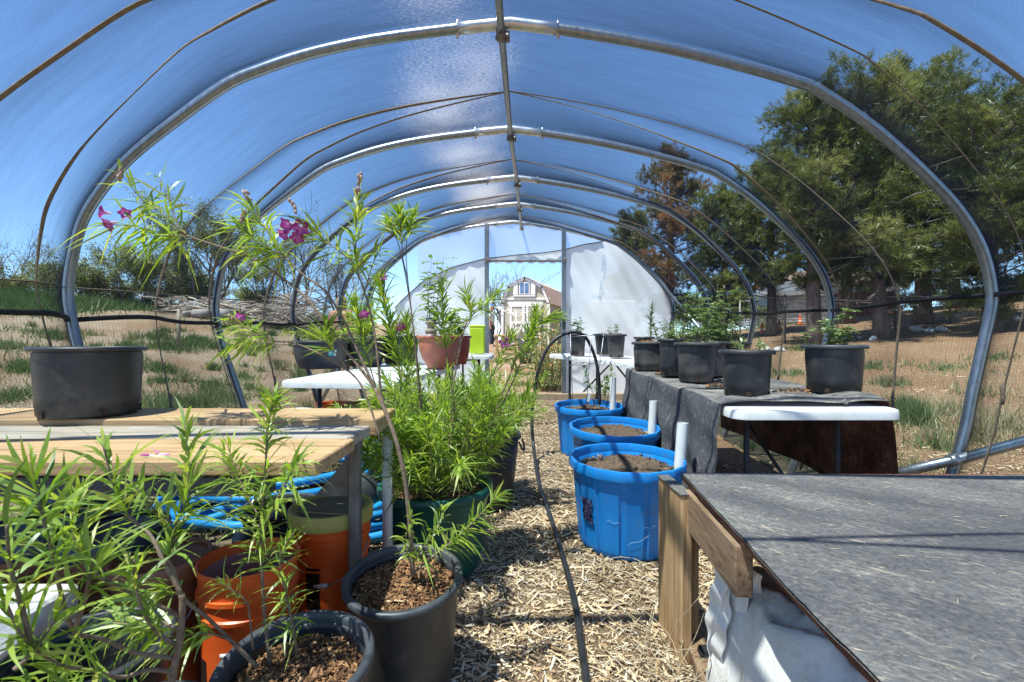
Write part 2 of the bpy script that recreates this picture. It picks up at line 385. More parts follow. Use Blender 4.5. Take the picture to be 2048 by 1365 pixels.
# ------------------------------------------------------------------ ground
def groundmat():
    m, nt, out, N = nmat('yard_soil'); L = nt.links
    tc = N('TexCoord'); b = N('BsdfPrincipled', Roughness=.95); b.inputs['Specular IOR Level'].default_value = .1
    n1 = N('TexNoise', Scale=.55, Detail=6, Roughness=.6); L.new(tc.outputs['Object'], n1.inputs['Vector'])
    n2 = N('TexNoise', Scale=38, Detail=8, Roughness=.75); L.new(tc.outputs['Object'], n2.inputs['Vector'])
    c1 = ramp(nt, n2.outputs['Fac'], [(.30, (.07, .04, .021)), (.5, (.235, .148, .085)), (.72, (.42, .30, .20))])
    c2 = ramp(nt, n2.outputs['Fac'], [(.30, (.085, .06, .038)), (.5, (.25, .19, .13)), (.72, (.45, .37, .29))])
    sx = N('SeparateXYZ'); L.new(tc.outputs['Object'], sx.inputs[0])
    lr = N('MapRange', i1=-1.5, i2=3.0, i3=1.0, i4=0.0); L.new(sx.outputs[0], lr.inputs[0])
    mx = N('MixRGB'); L.new(lr.outputs[0], mx.inputs[0]); L.new(c1, mx.inputs[1]); L.new(c2, mx.inputs[2])
    # reddish mulch and needle-strewn patches
    g = ramp(nt, n1.outputs['Fac'], [(.45, (0, 0, 0)), (.62, (.75, .75, .75))])
    m2 = N('MixRGB'); L.new(g, m2.inputs[0]); L.new(mx.outputs[0], m2.inputs[1])
    L.new(ramp(nt, n2.outputs['Fac'], [(.3, (.065, .036, .019)), (.55, (.22, .125, .068)), (.75, (.40, .27, .165))]), m2.inputs[2])
    L.new(m2.outputs[0], b.inputs['Base Color'])
    bu = N('Bump', Strength=.9, Distance=.03); L.new(n2.outputs['Fac'], bu.inputs['Height']); L.new(bu.outputs[0], b.inputs['Normal'])
    L.new(b.outputs[0], out.inputs[0]); return m

u = np.linspace(-1, 1, 150); gx = 1.0 + np.sinh(u * 5.2) / np.sinh(5.2) * 260
v = np.linspace(0, 1, 170); gy = -25 + 28 * v + (np.exp(v * 4.6) - 1) / (np.exp(4.6) - 1) * 400
X, Y = np.meshgrid(gx, gy)
mb = MB(); mb.grid(np.stack([X, Y, G(X, Y)], -1))
prop(mb.build('ground', groundmat()), kind='structure')

# loose chips of the mulch path and the pale chips outside: nobody could count them
def chips(n, xs, ys, size, tint, lift=.012, name='wood_chips', keep=None):
    x = xs(n); y = ys(n)
    if keep is not None:
        k = keep(x, y); x, y = x[k], y[k]; n = len(x)
    z = G(x, y) + RNG.uniform(.001, lift, n)
    l = size * RNG.lognormal(0, .52, n); w = np.minimum(l * RNG.uniform(.10, .34, n), .010); h = l * RNG.uniform(.03, .10, n)
    a = RNG.uniform(0, 2 * np.pi, n); p = RNG.normal(0, .28, n); q = RNG.normal(0, .35, n)
    ex = np.stack([np.cos(a) * np.cos(p), np.sin(a) * np.cos(p), np.sin(p)], 1)
    ey = np.stack([-np.sin(a) * np.cos(q), np.cos(a) * np.cos(q), np.sin(q)], 1)
    ez = np.cross(ex, ey)
    c = np.stack([x, y, z], 1)
    vs = []
    for (sx, sy, sz, k) in ((-1, -1, 0, .8), (1, -1, 0, .4), (1, 1, 0, .35), (-1, 1, 0, .9), (-1, -.6, 1, .6), (1, -.5, 1, .5), (1, .6, 1, .2), (-1, .5, 1, .8)):
        vs.append(c + ex * (sx * l * .5 * (1 if abs(sy) == 1 else .9))[:, None] + ey * (sy * w * .5 * k * 1.4)[:, None] + ez * (sz * h)[:, None])
    V = np.stack(vs, 1).reshape(-1, 3)
    f0 = np.array([[4, 5, 6, 7], [0, 1, 5, 4], [1, 2, 6, 5], [2, 3, 7, 6], [3, 0, 4, 7]])
    f = (np.arange(n) * 8)[:, None, None] + f0
    t = RNG.beta(1.6, 1.4, n) if tint is None else np.clip(RNG.normal(tint[0], tint[1], n), 0, 1)
    mbx = MB(); mbx.add(V, f.reshape(-1, 4), 0, np.repeat(t, 8)); return mbx

M['chip'] = mat('mulch_chip', [(.3, (.75, .75, .75)), (.7, (1, 1, 1))], .85, 40, 4, tint=[(0, (.15, .085, .045)), (.2, (.40, .255, .135)), (.5, (.62, .455, .275)), (.8, (.76, .62, .43)), (1, (.58, .52, .45))])
def path_y(n): return .75 + 6.1 * RNG.beta(1.0, 1.75, n)
cm = chips(52000, lambda n: RNG.uniform(-1.25, 1.35, n), path_y, .020, None)
prop(cm.build('path_wood_chips', M['chip'], smooth=False), kind='stuff')
cm = chips(46000, lambda n: RNG.uniform(-1.2, 1.3, n), lambda n: .75 + 4.6 * RNG.beta(1.0, 2.0, n), .0085, (.48, .24), lift=.006)
prop(cm.build('path_mulch_fines', M['chip'], smooth=False), kind='stuff')
cm = chips(26000, lambda n: np.where(RNG.random(n) < .55, -1.3 - RNG.gamma(2, 1.7, n), 1.4 + RNG.gamma(2, 1.8, n)), lambda n: 1.0 + RNG.gamma(2.2, 2.2, n), .030, (.36, .26), keep=lambda x, y: (y < 14))
prop(cm.build('yard_wood_chips', M['chip'], smooth=False), kind='stuff')

# ------------------------------------------------------------------ hoop house
PROF = np.array([(285, 1116), (224, 897), (188, 790), (156, 695), (143, 640), (136, 590), (140, 540), (150, 490), (166, 440), (192, 395), (234, 342), (280, 298), (350, 243), (450, 172), (520, 141), (620, 108), (750, 80), (915, 58), (1020, 47), (1150, 64), (1300, 90), (1450, 124), (1600, 166), (1655, 192), (1755, 262), (1870, 367), (1932, 440), (1968, 510), (1984, 590), (1978, 640), (1964, 700), (1945, 785), (1922, 890), (1850, 1116)], float)
PX = (PROF[:, 0] - 1058) * 2.3 / F; PZ = CAMZ - (PROF[:, 1] - 682.5) * 2.3 / F
kL = spline(np.stack([PX[:19], PZ[:19]], 1), 72); kR = spline(np.stack([PX[18:], PZ[18:]], 1), 60)
PR = np.vstack([kL, kR[1:]])
PR[:, 0] = np.where(np.arange(len(PR)) == len(kL) - 1, PR[:, 0], PR[:, 0])
arc = np.concatenate([[0], np.cumsum(np.linalg.norm(np.diff(PR, axis=0), axis=1))])
APEX = len(kL) - 1
HY = [-1.15, 0, 1.15, 2.3, 3.45, 4.6, 5.75, 6.9]
CX = np.array([.082, .082, .082, .082, .080, .107, .139, .116]); DZ = np.array([0, 0, 0, 0, .0, .045, .12, .19])
def cen(y): return np.interp(y, HY, CX)
def dzz(y): return np.interp(y, HY, DZ)
tg = np.gradient(PR, axis=0); tg /= np.linalg.norm(tg, axis=1)[:, None]
NRM = np.stack([-tg[:, 1], tg[:, 0]], 1)      # outward
if NRM[APEX, 1] < 0: NRM = -NRM
sfrac = np.where(np.arange(len(PR)) <= APEX, (arc[APEX] - arc) / arc[APEX], (arc - arc[APEX]) / (arc[-1] - arc[APEX]))
def rope_t(s): return .53 - .28 * s, .53 + .33 * s
def sag(s, t):
    t1, t2 = rope_t(s)
    e = np.where(t < t1, np.sin(np.pi / 2 * np.clip(t / t1, 0, 1)) ** .9, np.where(t > t2, np.sin(np.pi / 2 * np.clip((1 - t) / (1 - t2), 0, 1)) ** .9, 1 - .25 * np.sin(np.pi * np.clip((t - t1) / np.maximum(t2 - t1, 1e-3), 0, 1))))
    return .165 * sst(-.25, .62, s) * (1 - .5 * sst(.6, 1, s)) * e
def skin(i, y, off=.029):
    """point of the cover at profile index i (array) and depth y"""
    k = np.clip((y - HY[0]) / 1.15, 0, 6.99999); t = k - np.floor(k)
    d = off - sag(sfrac[i], t)
    return np.stack([PR[i, 0] + NRM[i, 0] * d + cen(y), np.broadcast_to(y, np.shape(i)).astype(float), PR[i, 1] + NRM[i, 1] * d + dzz(y)], -1)

house = thing('hoop_greenhouse', 'long galvanised hoop greenhouse covered in see-through blue-black shade net with a milky plastic end wall', 'greenhouse', (0, 2.3, 0))
for h, y in enumerate(HY):
    mb = MB(); p3 = np.stack([PR[:, 0] + CX[h], np.full(len(PR), y), PR[:, 1] + DZ[h]], 1)
    if h >= 6: p3 = p3[p3[:, 2] > .1]
    mb.tube(p3, .0245, 14)
    ho = mb.build('hoop', M['galv'], house)
    sl = MB(); q = p3[np.abs(p3[:, 0] - (PX[18] + CX[h]) + .01) < .285]; sl.tube(q, .0275, 16)
    for e in (0, -1): sl.tube([q[e] + np.array([0, 0, -.045]), q[e] + np.array([0, 0, .04])], .007, 6)
    sl.build('sleeve', M['sleeve'], ho)
    # clamp that holds the ridge pipe
ridge = [(-.14, -1.2, 2.54), (-.13, 0, 2.54), (-.092, 1.15, 2.54)] + [tuple(P(*a)) for a in ((1003, 66, 2.3), (1021.5, 272, 3.45), (1034, 367, 4.6), (1038.5, 418, 5.75), (1043, 456, 6.93))]
mb = MB(); mb.tube(spline(ridge, 40), .018, 12); rp = mb.build('ridge_pipe', M['galv'], house)
for a in ridge[3:]:
    mb = MB(); a = np.array(a); mb.tube([a + (-.03, 0, -.025), a + (.03, 0, -.025)], .008, 6); mb.tube([a + (0, 0, -.035), a + (0, 0, .06)], .026, 10); mb.box(a + np.array((.03, .0, -.02)), (.02, .03, .04))
    mb.build('clamp', M['steel'], rp)
# the net: upper cover and the separate strip along each side
ys = np.linspace(HY[0], 6.93, 8 * 22 + 1)
idx = np.arange(len(PR))
seamL = int(np.argmin(np.abs(PR[:APEX, 1] - 1.155))); seamR = APEX + int(np.argmin(np.abs(PR[APEX:, 1] - 1.283)))
def sheet(i0, i1, name, material, lift=0.0):
    ii = np.arange(i0, i1 + 1)
    Xs = np.stack([skin(ii, y, .029 + lift) for y in ys]); mbx = MB()
    near = np.exp(-((Xs[..., 0] - cen(Xs[..., 1]) + .42) / .48) ** 2)  # mask for the painted glints, a band left of the ridge
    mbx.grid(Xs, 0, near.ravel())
    uv = np.stack([np.broadcast_to(arc[ii], Xs.shape[:2]), np.broadcast_to(ys[:, None], Xs.shape[:2])], -1).reshape(-1, 2)
    return mbx.build(name, material, house, True, uv)
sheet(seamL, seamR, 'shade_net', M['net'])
sheet(0, seamL, 'side_net', M['sidenet'], -.004)
sheet(seamR, len(PR) - 1, 'side_net', M['sidenet'], -.004)
for i0 in (seamL, seamR):
    mb = MB(); yy = np.linspace(HY[0], 6.9, 120); pts = skin(np.full(1, i0), yy[0]).reshape(-1, 3)
    pts = np.vstack([skin(np.array([i0]), y, .023) for y in yy]); pts[:, 2] += .006 * np.sin(yy * 5.5)
    mb.tube(pts, .0125, 8); mb.build('seam_cord', M['cord'], house)
iw = int(np.argmin(np.abs(PR[:APEX, 1] - 1.30)))
mb = MB(); yy = np.linspace(HY[0], 6.9, 90); pts = np.vstack([skin(np.array([iw]), y, .05) for y in yy])
pts[:, 2] = 1.31 + .09 * (yy - 2.3) / 2.3 + .004 * np.sin(yy * 4); mb.tube(pts, .004, 6); mb.build('side_wire', M['strap'], house)
# straps laced over the net, two from the ridge in every bay and each side
for bay in range(7):
    for side in (0, 1):
        for leg in (0, 1):
            ii = np.arange(APEX, -1, -1) if side == 0 else np.arange(APEX, len(PR))
            s = sfrac[ii]; t = rope_t(s)[leg]
            y0 = HY[bay] + 1.15 * t
            pts = np.vstack([skin(np.array([i]), yv, .024) for i, yv in zip(ii, y0)])
            pts = pts[pts[:, 2] > G(pts[:, 0], pts[:, 1]) + .02]
            mb = MB(); mb.tube(pts, .0075, 6, flat=.35, twist=(.10 if (bay + side + leg) % 2 else .03)); st_ = mb.build('strap', M['strap'], house)
            if side == 1 or leg == 0:
                kn = MB(); zk_ = .70 + .1 * leg; q_ = pts[np.argsort(np.abs(pts[:, 2] - zk_))[0]]; kn.lathe([(.001, -.05), (.006, -.045), (.009, -.015), (.007, 0), (.010, .018), (.006, .04), (.001, .05)], q_, 10); kn.build('knot', M['strap'], st_)
# end wall
YE = 6.87
def hoop_x(z, side):
    ii = np.arange(0, APEX + 1) if side < 0 else np.arange(APEX, len(PR))
    zz = PR[ii, 1] + DZ[7]; xx = PR[ii, 0] + CX[7]
    o = np.argsort(zz); return np.interp(z, zz[o], xx[o])
XL, XR = P(974, 0, YE)[0], P(1127, 0, YE)[0]; SILL = P(0, 787, YE)[2]; HEAD = P(0, 523, YE)[2]; TOPZ = P(0, 452, YE)[2]
def line_z(x):   # height of the wavy edge where the clear top sheet meets the milky one
    px = np.array([760, 805, 850, 905, 970, 1030, 1090, 1130, 1165, 1205, 1240]); py = np.array([650, 600, 560, 535, 518, 511, 506, 500, 490, 484, 483])
    return CAMZ - (np.interp(x * F / YE + 1024, px, py) - 682.5) * YE / F
def film(xa, xb, za, zb, name, material, y=YE, wr=.012):
    """panel between x = xa(z)..xb(z), height za(x)..zb(x)"""
    n, k = 46, 34; u = np.linspace(0, 1, n); w = np.linspace(0, 1, k); Xs = np.zeros((k, n, 3))
    for j, wv in enumerate(w):
        for i, uv_ in enumerate(u):
            z = SILL + (TOPZ - SILL) * wv if za is None else None
            if za is None:
                a, b = xa(z), xb(z)
                x = a + (b - a) * uv_
            else:
                x = xa + (xb - xa) * uv_; z = za(x) + (zb(x) - za(x)) * wv
            Xs[j, i] = (x, y + wr * math.sin(7 * x + 3 * z) * math.sin(5 * z - 2 * x) + .4 * wr * math.sin(31 * x + 17 * z), z)
    mbx = MB(); mbx.grid(Xs); return mbx.build(name, material, house)
# upper branch of the hoop as a function of x
uL = int(np.argmin(PR[:APEX, 0])); uR = APEX + int(np.argmax(PR[APEX:, 0]))
def hup(x): return np.interp(x, PR[uL:uR + 1, 0] + CX[7], PR[uL:uR + 1, 1] + DZ[7])
def under(x):  # milky sheet top: lower of the wavy edge and the hoop
    return min(float(line_z(x)), float(hup(x)) - .01)
XRR = P(1346, 0, YE)[0]; XLL = P(790, 0, YE)[0]
def sideclip(x, z): return z
pf_ = film(XR, XRR, lambda x: SILL, under, 'plastic_film', M['film'])
M['faintprint'] = mat('faint_blue_print', (.35, .48, .62), .6)
for (px, pa, pb) in ((1208, 512, 545), (1203, 565, 600), (1172, 735, 775)):
    mb = MB(); k_ = 0
    for py in np.arange(pa, pb, 3.2):
        q = P(px - (py - pa) * .12, py, YE - .022); w_ = RNG.uniform(.010, .022); mb.add([q + (-w_, 0, 0), q + (w_, 0, 0), q + (w_, 0, .011), q + (-w_, 0, .011)], [[0, 1, 2, 3]])
    mb.build('faint_print', M['faintprint'], pf_, False)
film(XLL, XL, lambda x: SILL, under, 'plastic_film', M['film'])
film(XL + .03, XR - .03, lambda x: HEAD - .02 + .012 * math.sin(40 * x), lambda x: float(line_z(x)), 'plastic_film', M['film'], YE + .02)
film(P(835, 0, YE)[0], P(1205, 0, YE)[0], lambda x: float(line_z(x)), lambda x: max(float(hup(x)) - .01, float(line_z(x)) + .001), 'clear_film', M['clear'], YE + .012)
mb = MB(); xs = np.linspace(XLL, P(1205, 0, YE)[0], 40); mb.tube(np.stack([xs, np.full(40, YE - .01), line_z(xs)], 1), .014, 6, flat=.5); mb.build('film_edge', M['batten'], house)
for x in (XL, XR):
    mb = MB(); mb.box((x, YE - .04, (SILL + float(hup(x))) / 2), (.062, .05, float(hup(x)) - SILL), bev=.006)
    dp_ = mb.build('door_post', M['galv'], house, 'auto')
    mb = MB(); mb.box((x + .01, YE - .075, P(0, 523, YE)[2]), (.05, .03, .07), bev=.006); mb.build('bracket', M['steel'], dp_, 'auto')
    if x == XR:
        mb = MB(); mb.box((x - .005, YE - .08, P(0, 650, YE)[2]), (.05, .035, .13), bev=.006); mb.box((x - .02, YE - .10, P(0, 640, YE)[2]), (.03, .03, .03), bev=.004); mb.build('latch', M['darksteel'], dp_, 'auto')
mb = MB(); mb.box(((XL + XR) / 2, YE - .035, HEAD), (XR - XL - .06, .03, .024), bev=.005); mb.build('door_header', M['steel'], house, 'auto')
mb = MB(); mb.box(((XL + XR) / 2 + .1, YE - .03, SILL - .05), (4.0, .09, .11), bev=.01); mb.build('sill', M['woodgate'], house, 'auto')
mb = MB(); mb.tube([P(1328, 574, 6.84), P(1475, 745, 5.8)], .022, 10); mb.build('brace_pipe', M['galv'], house)
mb = MB(); mb.tube([P(1770, 952, 2.30), P(1926, 917, 2.24), P(2075, 876, 2.18), P(2420, 780, 2.04)], .0235, 12); br = mb.build('brace_pipe', M['galv'], house)
mb = MB(); a = P(1898, 923, 2.25); b = P(1915, 919, 2.245); mb.tube([a, b], .028, 12); mb.build('coupling', M['galv'], br)
mb = MB(); mb.tube([P(690, 715, 5.2), P(628, 830, 5.4)], .022, 10); mb.build('brace_pipe', M['galv'], house)

# ------------------------------------------------------------------ lumber bench, left
bench = thing('plank_bench', 'long low bench of raw timber planks on metal legs holding a wide black pot', 'bench', (-1.2, 1.6, .02))
def plank(x0, x1, y0, y1, z, th, m, name='plank', tilt=0):
    mbx = MB(); mbx.box(((x0 + x1) / 2, (y0 + y1) / 2, z - th / 2), (x1 - x0, y1 - y0, th), Matrix.Rotation(tilt, 3, 'Y'), bev=.004); return mbx.build(name, m, bench, 'auto')
plank(-2.9, -.484, 1.1875, 1.462, .75, .038, M['plank'])
plank(-2.9, -.500, 1.470, 1.675, .752, .036, M['plankgrey'], tilt=.0)
plank(-2.9, -.482, 1.686, 1.966, .772, .058, M['plank'])
mb = MB(); mb.box((-1.72, 1.225, .681), (2.2, .05, .05), bev=.003); mb.box((-1.72, 1.93, .684), (2.2, .05, .05), bev=.003); mb.build('rail', M['darksteel'], bench, 'auto')
for (x, y) in ((-.535, 1.62), (-2.2, 1.25), (-2.2, 1.9)):
    z0 = float(G(x, y)); mb = MB(); mb.box((x, y, (z0 + .711) / 2), (.036, .036, .711 - z0), bev=.003); mb.box((x - .05, y, .695), (.14, .04, .028), bev=.003); lg = mb.build('leg', M['steel'], bench, 'auto')
    mb = MB(); a = np.array((x - .02, y + .003, .66)); mb.add([a, a + (-.12, 0, -.14), a + (0, 0, -.14), a + (0, .004, 0), a + (-.12, .004, -.14), a + (0, .004, -.14)], [[0, 1, 2], [3, 5, 4], [0, 3, 4, 1], [1, 4, 5, 2], [2, 5, 3, 0]]); mb.build('gusset', M['steel'], lg, False)
mb = MB(); a = P(775, 868, 1.93); mb.tube([(a[0], a[1], float(G(a[0], a[1]))), (a[0], a[1], .712)], .021, 14); mb.build('leg', M['pvc'], bench)
mb = MB()
for k in range(7):
    a = np.array([-.93, 1.235, .753]) + RNG.normal(0, .008, 3) * (1, 1, .2); leaves(mb, a[None], RNG.normal(0, 1, (1, 3)) * (1, 1, .2), np.array([.03]), np.array([.014]), 0)
M['petal'] = leafmat('pink_petal', [(0, (.40, .03, .27)), (.35, (.68, .22, .55)), (1, (.92, .76, .88))], .30, .04, .4, (1.1, .9, 1.15))
prop(mb.build('fallen_petals', M['petal']), 'small heap of fallen magenta petals on the front bench plank', 'petals')

# ------------------------------------------------------------------ pots
def lathe_pot(root, c, rt, rb, h, m, rimm=None, lip=.012, liph=.022, seg=56, ribs=True, soil_z=None, soilm=None, rot=None, hole_n=5, bow=0, sy=1):
    """shell, rim, drain holes and soil of a round pot; c = centre of the base"""
    c = np.array(c, float); mb = MB(); pr = []
    pr += [(.001, .004), (rb * .96, .004), (rb, .012), (rb + (rt - rb) * .16, h * .16), (rb + (rt - rb) * .165 + .002, h * .17)]
    for k in (.3, .45, .6, .75): pr.append((rb + (rt - rb) * k + bow * math.sin(math.pi * k), h * k))
    pr += [(rt - .004, h - liph - .004)]
    mb.lathe(pr, c, seg, rot=rot)
    inner = [(rt - .008, h - liph), (rt - .014, h - liph - .02)]
    for k in (.8, .6, .4, .2, .05): inner.append((rb + (rt - rb) * k - .010, h * k))
    inner.append((.001, h * .05))
    if ribs:
        q = []
        for k in range(6): q += [(rt - .012 - .0025 * (k % 2), h - liph - .006 - .007 * k)]
        inner = [inner[0]] + q + inner[2:]
    mb.lathe([(rt - .003, h - liph)] + inner, c, seg, rot=rot)
    body = mb.build('pot', m, root)
    mb = MB(); mb.lathe([(rt - .004, h - liph), (rt + lip * .8, h - liph), (rt + lip, h - liph * .75), (rt + lip, h - .005), (rt + lip * .6, h), (rt - .005, h), (rt - .009, h - .004), (rt - .008, h - liph - .004)], c, seg, rot=rot)
    mb.build('rim', rimm or m, body)
    if hole_n:
        a0 = math.atan2(-c[1], -c[0]) + RNG.uniform(-.5, .5)
        for k in range(-1, 2):
            mb = MB(); a = a0 + k * 2 * math.pi / hole_n; s = h * .045 + .003; rr = rb + (rt - rb) * .06
            mb.box(c + np.array((math.cos(a) * rr, math.sin(a) * rr, h * .075)), (.008, s * 1.7, s * 1.7), Matrix.Rotation(a, 3, 'Z'))
            mb.build('drain_hole', M['hole'], body, False)
    if soil_z is not None:
        rs = rb + (rt - rb) * soil_z / h - .009
        n = 26; mb = MB(); rr = np.linspace(.001, rs, 16); th = np.linspace(0, 2 * np.pi, 49)
        RR, TH = np.meshgrid(rr, th, indexing='ij'); Z = soil_z + .012 * (1 - (RR / rs) ** 2) + RNG.normal(0, .0035, RR.shape) * (RR > .01)
        Z[:, -1] = Z[:, 0]
        p = np.stack([RR * np.cos(TH), RR * np.sin(TH), Z], -1)
        if rot is not None: p = p @ np.array(rot).T
        mb.grid(p + c); return body, mb, rs
    return body, None, 0

def soil_chips(mb, c, rs, z, n, size, rot=None, m=1):
    r = rs * np.sqrt(RNG.uniform(0, .97, n)); a = RNG.uniform(0, 2 * np.pi, n)
    l = size * RNG.lognormal(0, .4, n); w = l * RNG.uniform(.2, .5, n)
    p = np.stack([r * np.cos(a), r * np.sin(a), z + .010 * (1 - (r / rs) ** 2) + RNG.uniform(.001, .012, n)], 1)
    yaw = RNG.uniform(0, 2 * np.pi, n); pi_ = RNG.normal(0, .4, n); q = RNG.normal(0, .5, n)
    ex = np.stack([np.cos(yaw) * np.cos(pi_), np.sin(yaw) * np.cos(pi_), np.sin(pi_)], 1); ey = np.stack([-np.sin(yaw) * np.cos(q), np.cos(yaw) * np.cos(q), np.sin(q)], 1); ez = np.cross(ex, ey)
    vs = [p - ex * (l / 2)[:, None] - ey * (w / 2)[:, None], p + ex * (l / 2)[:, None] - ey * (w / 3)[:, None], p + ex * (l / 2.4)[:, None] + ey * (w / 2)[:, None], p - ex * (l / 2)[:, None] + ey * (w / 2.5)[:, None]]
    vs += [v_ + ez * (w * .3)[:, None] for v_ in vs]
    V = np.stack(vs, 1).reshape(-1, 3)
    if rot is not None: V = V @ np.array(rot).T
    f0 = np.array([[4, 5, 6, 7], [0, 1, 5, 4], [1, 2, 6, 5], [2, 3, 7, 6], [3, 0, 4, 7]])
    mb.add(V + np.array(c), ((np.arange(n) * 8)[:, None, None] + f0).reshape(-1, 4), m, np.repeat(RNG.uniform(0, 1, n), 8))

M['leaf'] = leafmat('willow_leaf', [(0, (.12, .22, .024)), (.4, (.26, .40, .046)), (.85, (.40, .52, .08)), (1, (.50, .50, .12))], .52, .06)
M['leafdark'] = leafmat('dark_leaf', [(0, (.035, .075, .016)), (.5, (.07, .135, .028)), (1, (.13, .20, .045))], .32, .06)
M['leafgrey'] = leafmat('grey_green_leaf', [(0, (.09, .15, .05)), (.5, (.18, .26, .10)), (1, (.32, .40, .17))], .35, .04)
M['leaflight'] = leafmat('light_leaf', [(0, (.13, .24, .03)), (.5, (.23, .38, .05)), (1, (.36, .50, .09))], .42, .05)
M['stem'] = mat('grey_brown_stem', [(.3, (.13, .085, .055)), (.7, (.26, .19, .135))], .8, 70, 5, .3, 160)
M['twig'] = mat('green_twig', [(.3, (.13, .15, .05)), (.7, (.22, .24, .09))], .6, 70, 4)

def perp_frame(d):
    d = d / (np.linalg.norm(d) + 1e-9); a = np.cross(d, (0, 0, 1.) if abs(d[2]) < .9 else (1., 0, 0)); a /= np.linalg.norm(a); return d, a, np.cross(d, a)

def clothe(lm, path, f0, f1, n, L, W, ang=(30, 65), droop=.3, tint=None):
    """narrow leaves set round a stem between the fractions f0 and f1 of its length"""
    path = np.asarray(path); k = len(path) - 1; n = int(n * 1.45)
    ts = np.sort(RNG.uniform(f0, f1, n)); B = []; D = []; Ls = []
    for j, t in enumerate(ts):
        x = t * k; i = min(int(x), k - 1); p = path[i] + (path[i + 1] - path[i]) * (x - i)
        d, a, b = perp_frame(path[i + 1] - path[i]); az = j * 2.39996 + RNG.normal(0, .4)
        e = math.radians(RNG.uniform(*ang)) * (1 - .55 * max(0, (t - f0) / (f1 - f0 + 1e-6) - .55) / .45)
        B.append(p); D.append(d * math.cos(e) + (a * math.cos(az) + b * math.sin(az)) * math.sin(e)); Ls.append(L * RNG.uniform(.38, 1.15) * (1 - .35 * max(0, (t - f1 + .1) / .1)))
    if n: 
        Ls = np.array(Ls) * 1.22; leaves(lm, np.array(B), np.array(D), Ls, W * .95 * RNG.uniform(.6, 1.2, n), droop, tint, 5)

def flower(root, p, d, s=.035, n=5):
    """ruffled trumpet flower"""
    mb = MB(); d, a, b = perp_frame(np.array(d, float)); nr, ns = 7, 30; th = np.linspace(0, 2 * np.pi, ns)
    g = np.zeros((nr, ns, 3)); T = np.zeros((nr, ns))
    for i in range(nr):
        t = i / (nr - 1); r = s * (.16 + .25 * t + .75 * max(0, t - .6) / .4 * (.75 + .25 * np.cos(5 * th))); zz = s * (1.5 * t + .12 * t * np.sin(15 * th) - .35 * max(0, t - .75))
        g[i] = p + np.outer(r * np.cos(th), a) + np.outer(r * np.sin(th), b) + np.outer(zz * np.ones(ns), d)
        T[i] = 1 - t * 1.1 + .15 * np.sin(5 * th)
    mb.grid(g, 0, np.clip(T, 0, 1).ravel()); return mb.build('flower', M['petal'], root)
# ------------------------------------------------------------------ black topped platform, right foreground
def feltmat():
    m, nt, out, N = nmat('worn_black_felt'); L = nt.links
    tc = N('TexCoord'); b = N('BsdfPrincipled', Roughness=.75); b.inputs['Specular IOR Level'].default_value = .35
    fac = None
    for (ang, sc, lo, hi) in ((33, (16, 95, 1), .58, .69), (57, (14, 80, 1), .59, .70), (8, (18, 110, 1), .60, .71), (85, (20, 120, 1), .62, .72), (-35, (24, 150, 1), .63, .73)):
        mr = N('Mapping', Rotation=(0, 0, R(ang))); L.new(tc.outputs['Object'], mr.inputs[0]); mp = N('Mapping', Scale=sc); L.new(mr.outputs[0], mp.inputs[0])
        n = N('TexNoise', Scale=1.0, Detail=4, Roughness=.75, Distortion=1.6); L.new(mp.outputs[0], n.inputs['Vector'])
        c = N('MapRange', i1=lo, i2=hi); L.new(n.outputs['Fac'], c.inputs[0])
        if fac is None: fac = c.outputs[0]
        else:
            mx = N('Math', _operation='MAXIMUM'); L.new(fac, mx.inputs[0]); L.new(c.outputs[0], mx.inputs[1]); fac = mx.outputs[0]
    big = N('TexNoise', Scale=2.1, Detail=4); mq = N('Mapping', Rotation=(0, 0, R(40))); L.new(tc.outputs['Object'], mq.inputs[0]); mp2 = N('Mapping', Scale=(1, 2.6, 1)); L.new(mq.outputs[0], mp2.inputs[0]); L.new(mp2.outputs[0], big.inputs['Vector'])
    sy = N('SeparateXYZ'); L.new(tc.outputs['Object'], sy.inputs[0])
    ed = N('MapRange', i1=1.62, i2=1.50, i3=0, i4=1); L.new(sy.outputs[1], ed.inputs[0])
    bm = N('MapRange', i1=.36, i2=.66, i3=.25, i4=1.0); L.new(big.outputs['Fac'], bm.inputs[0])
    k = N('Math', _operation='MULTIPLY'); L.new(fac, k.inputs[0]); L.new(bm.outputs[0], k.inputs[1])
    fine = N('TexNoise', Scale=90, Detail=5, Roughness=.7); L.new(tc.outputs['Object'], fine.inputs['Vector'])
    base = ramp(nt, fine.outputs['Fac'], [(.3, (.022, .023, .027)), (.7, (.070, .070, .078))])
    lightb = N('MixRGB'); L.new(bm.outputs[0], lightb.inputs[0]); L.new(base, lightb.inputs[1])
    L.new(ramp(nt, fine.outputs['Fac'], [(.3, (.06, .058, .06)), (.7, (.20, .19, .18))]), lightb.inputs[2])
    mx = N('MixRGB'); L.new(k.outputs[0], mx.inputs[0]); L.new(lightb.outputs[0], mx.inputs[1]); mx.inputs[2].default_value = (.62, .50, .38, 1)
    L.new(mx.outputs[0], b.inputs['Base Color'])
    bu = N('Bump', Strength=.4, Distance=.004); L.new(fac, bu.inputs['Height']); L.new(bu.outputs[0], b.inputs['Normal'])
    L.new(b.outputs[0], out.inputs[0]); return m
M['felt'] = feltmat(); M['straw'] = mat('dry_straw', [(.3, (.45, .36, .22)), (.7, (.62, .52, .36))], .8, 40, 3)
plat = thing('work_platform', 'low timber platform topped with worn black felt in the right foreground', 'platform', (1.2, 1.1, 0))
n = 70; xs = np.linspace(0, 1, n); ysv = np.linspace(.1, 1.64, n)
Xs = np.zeros((n, n, 3))
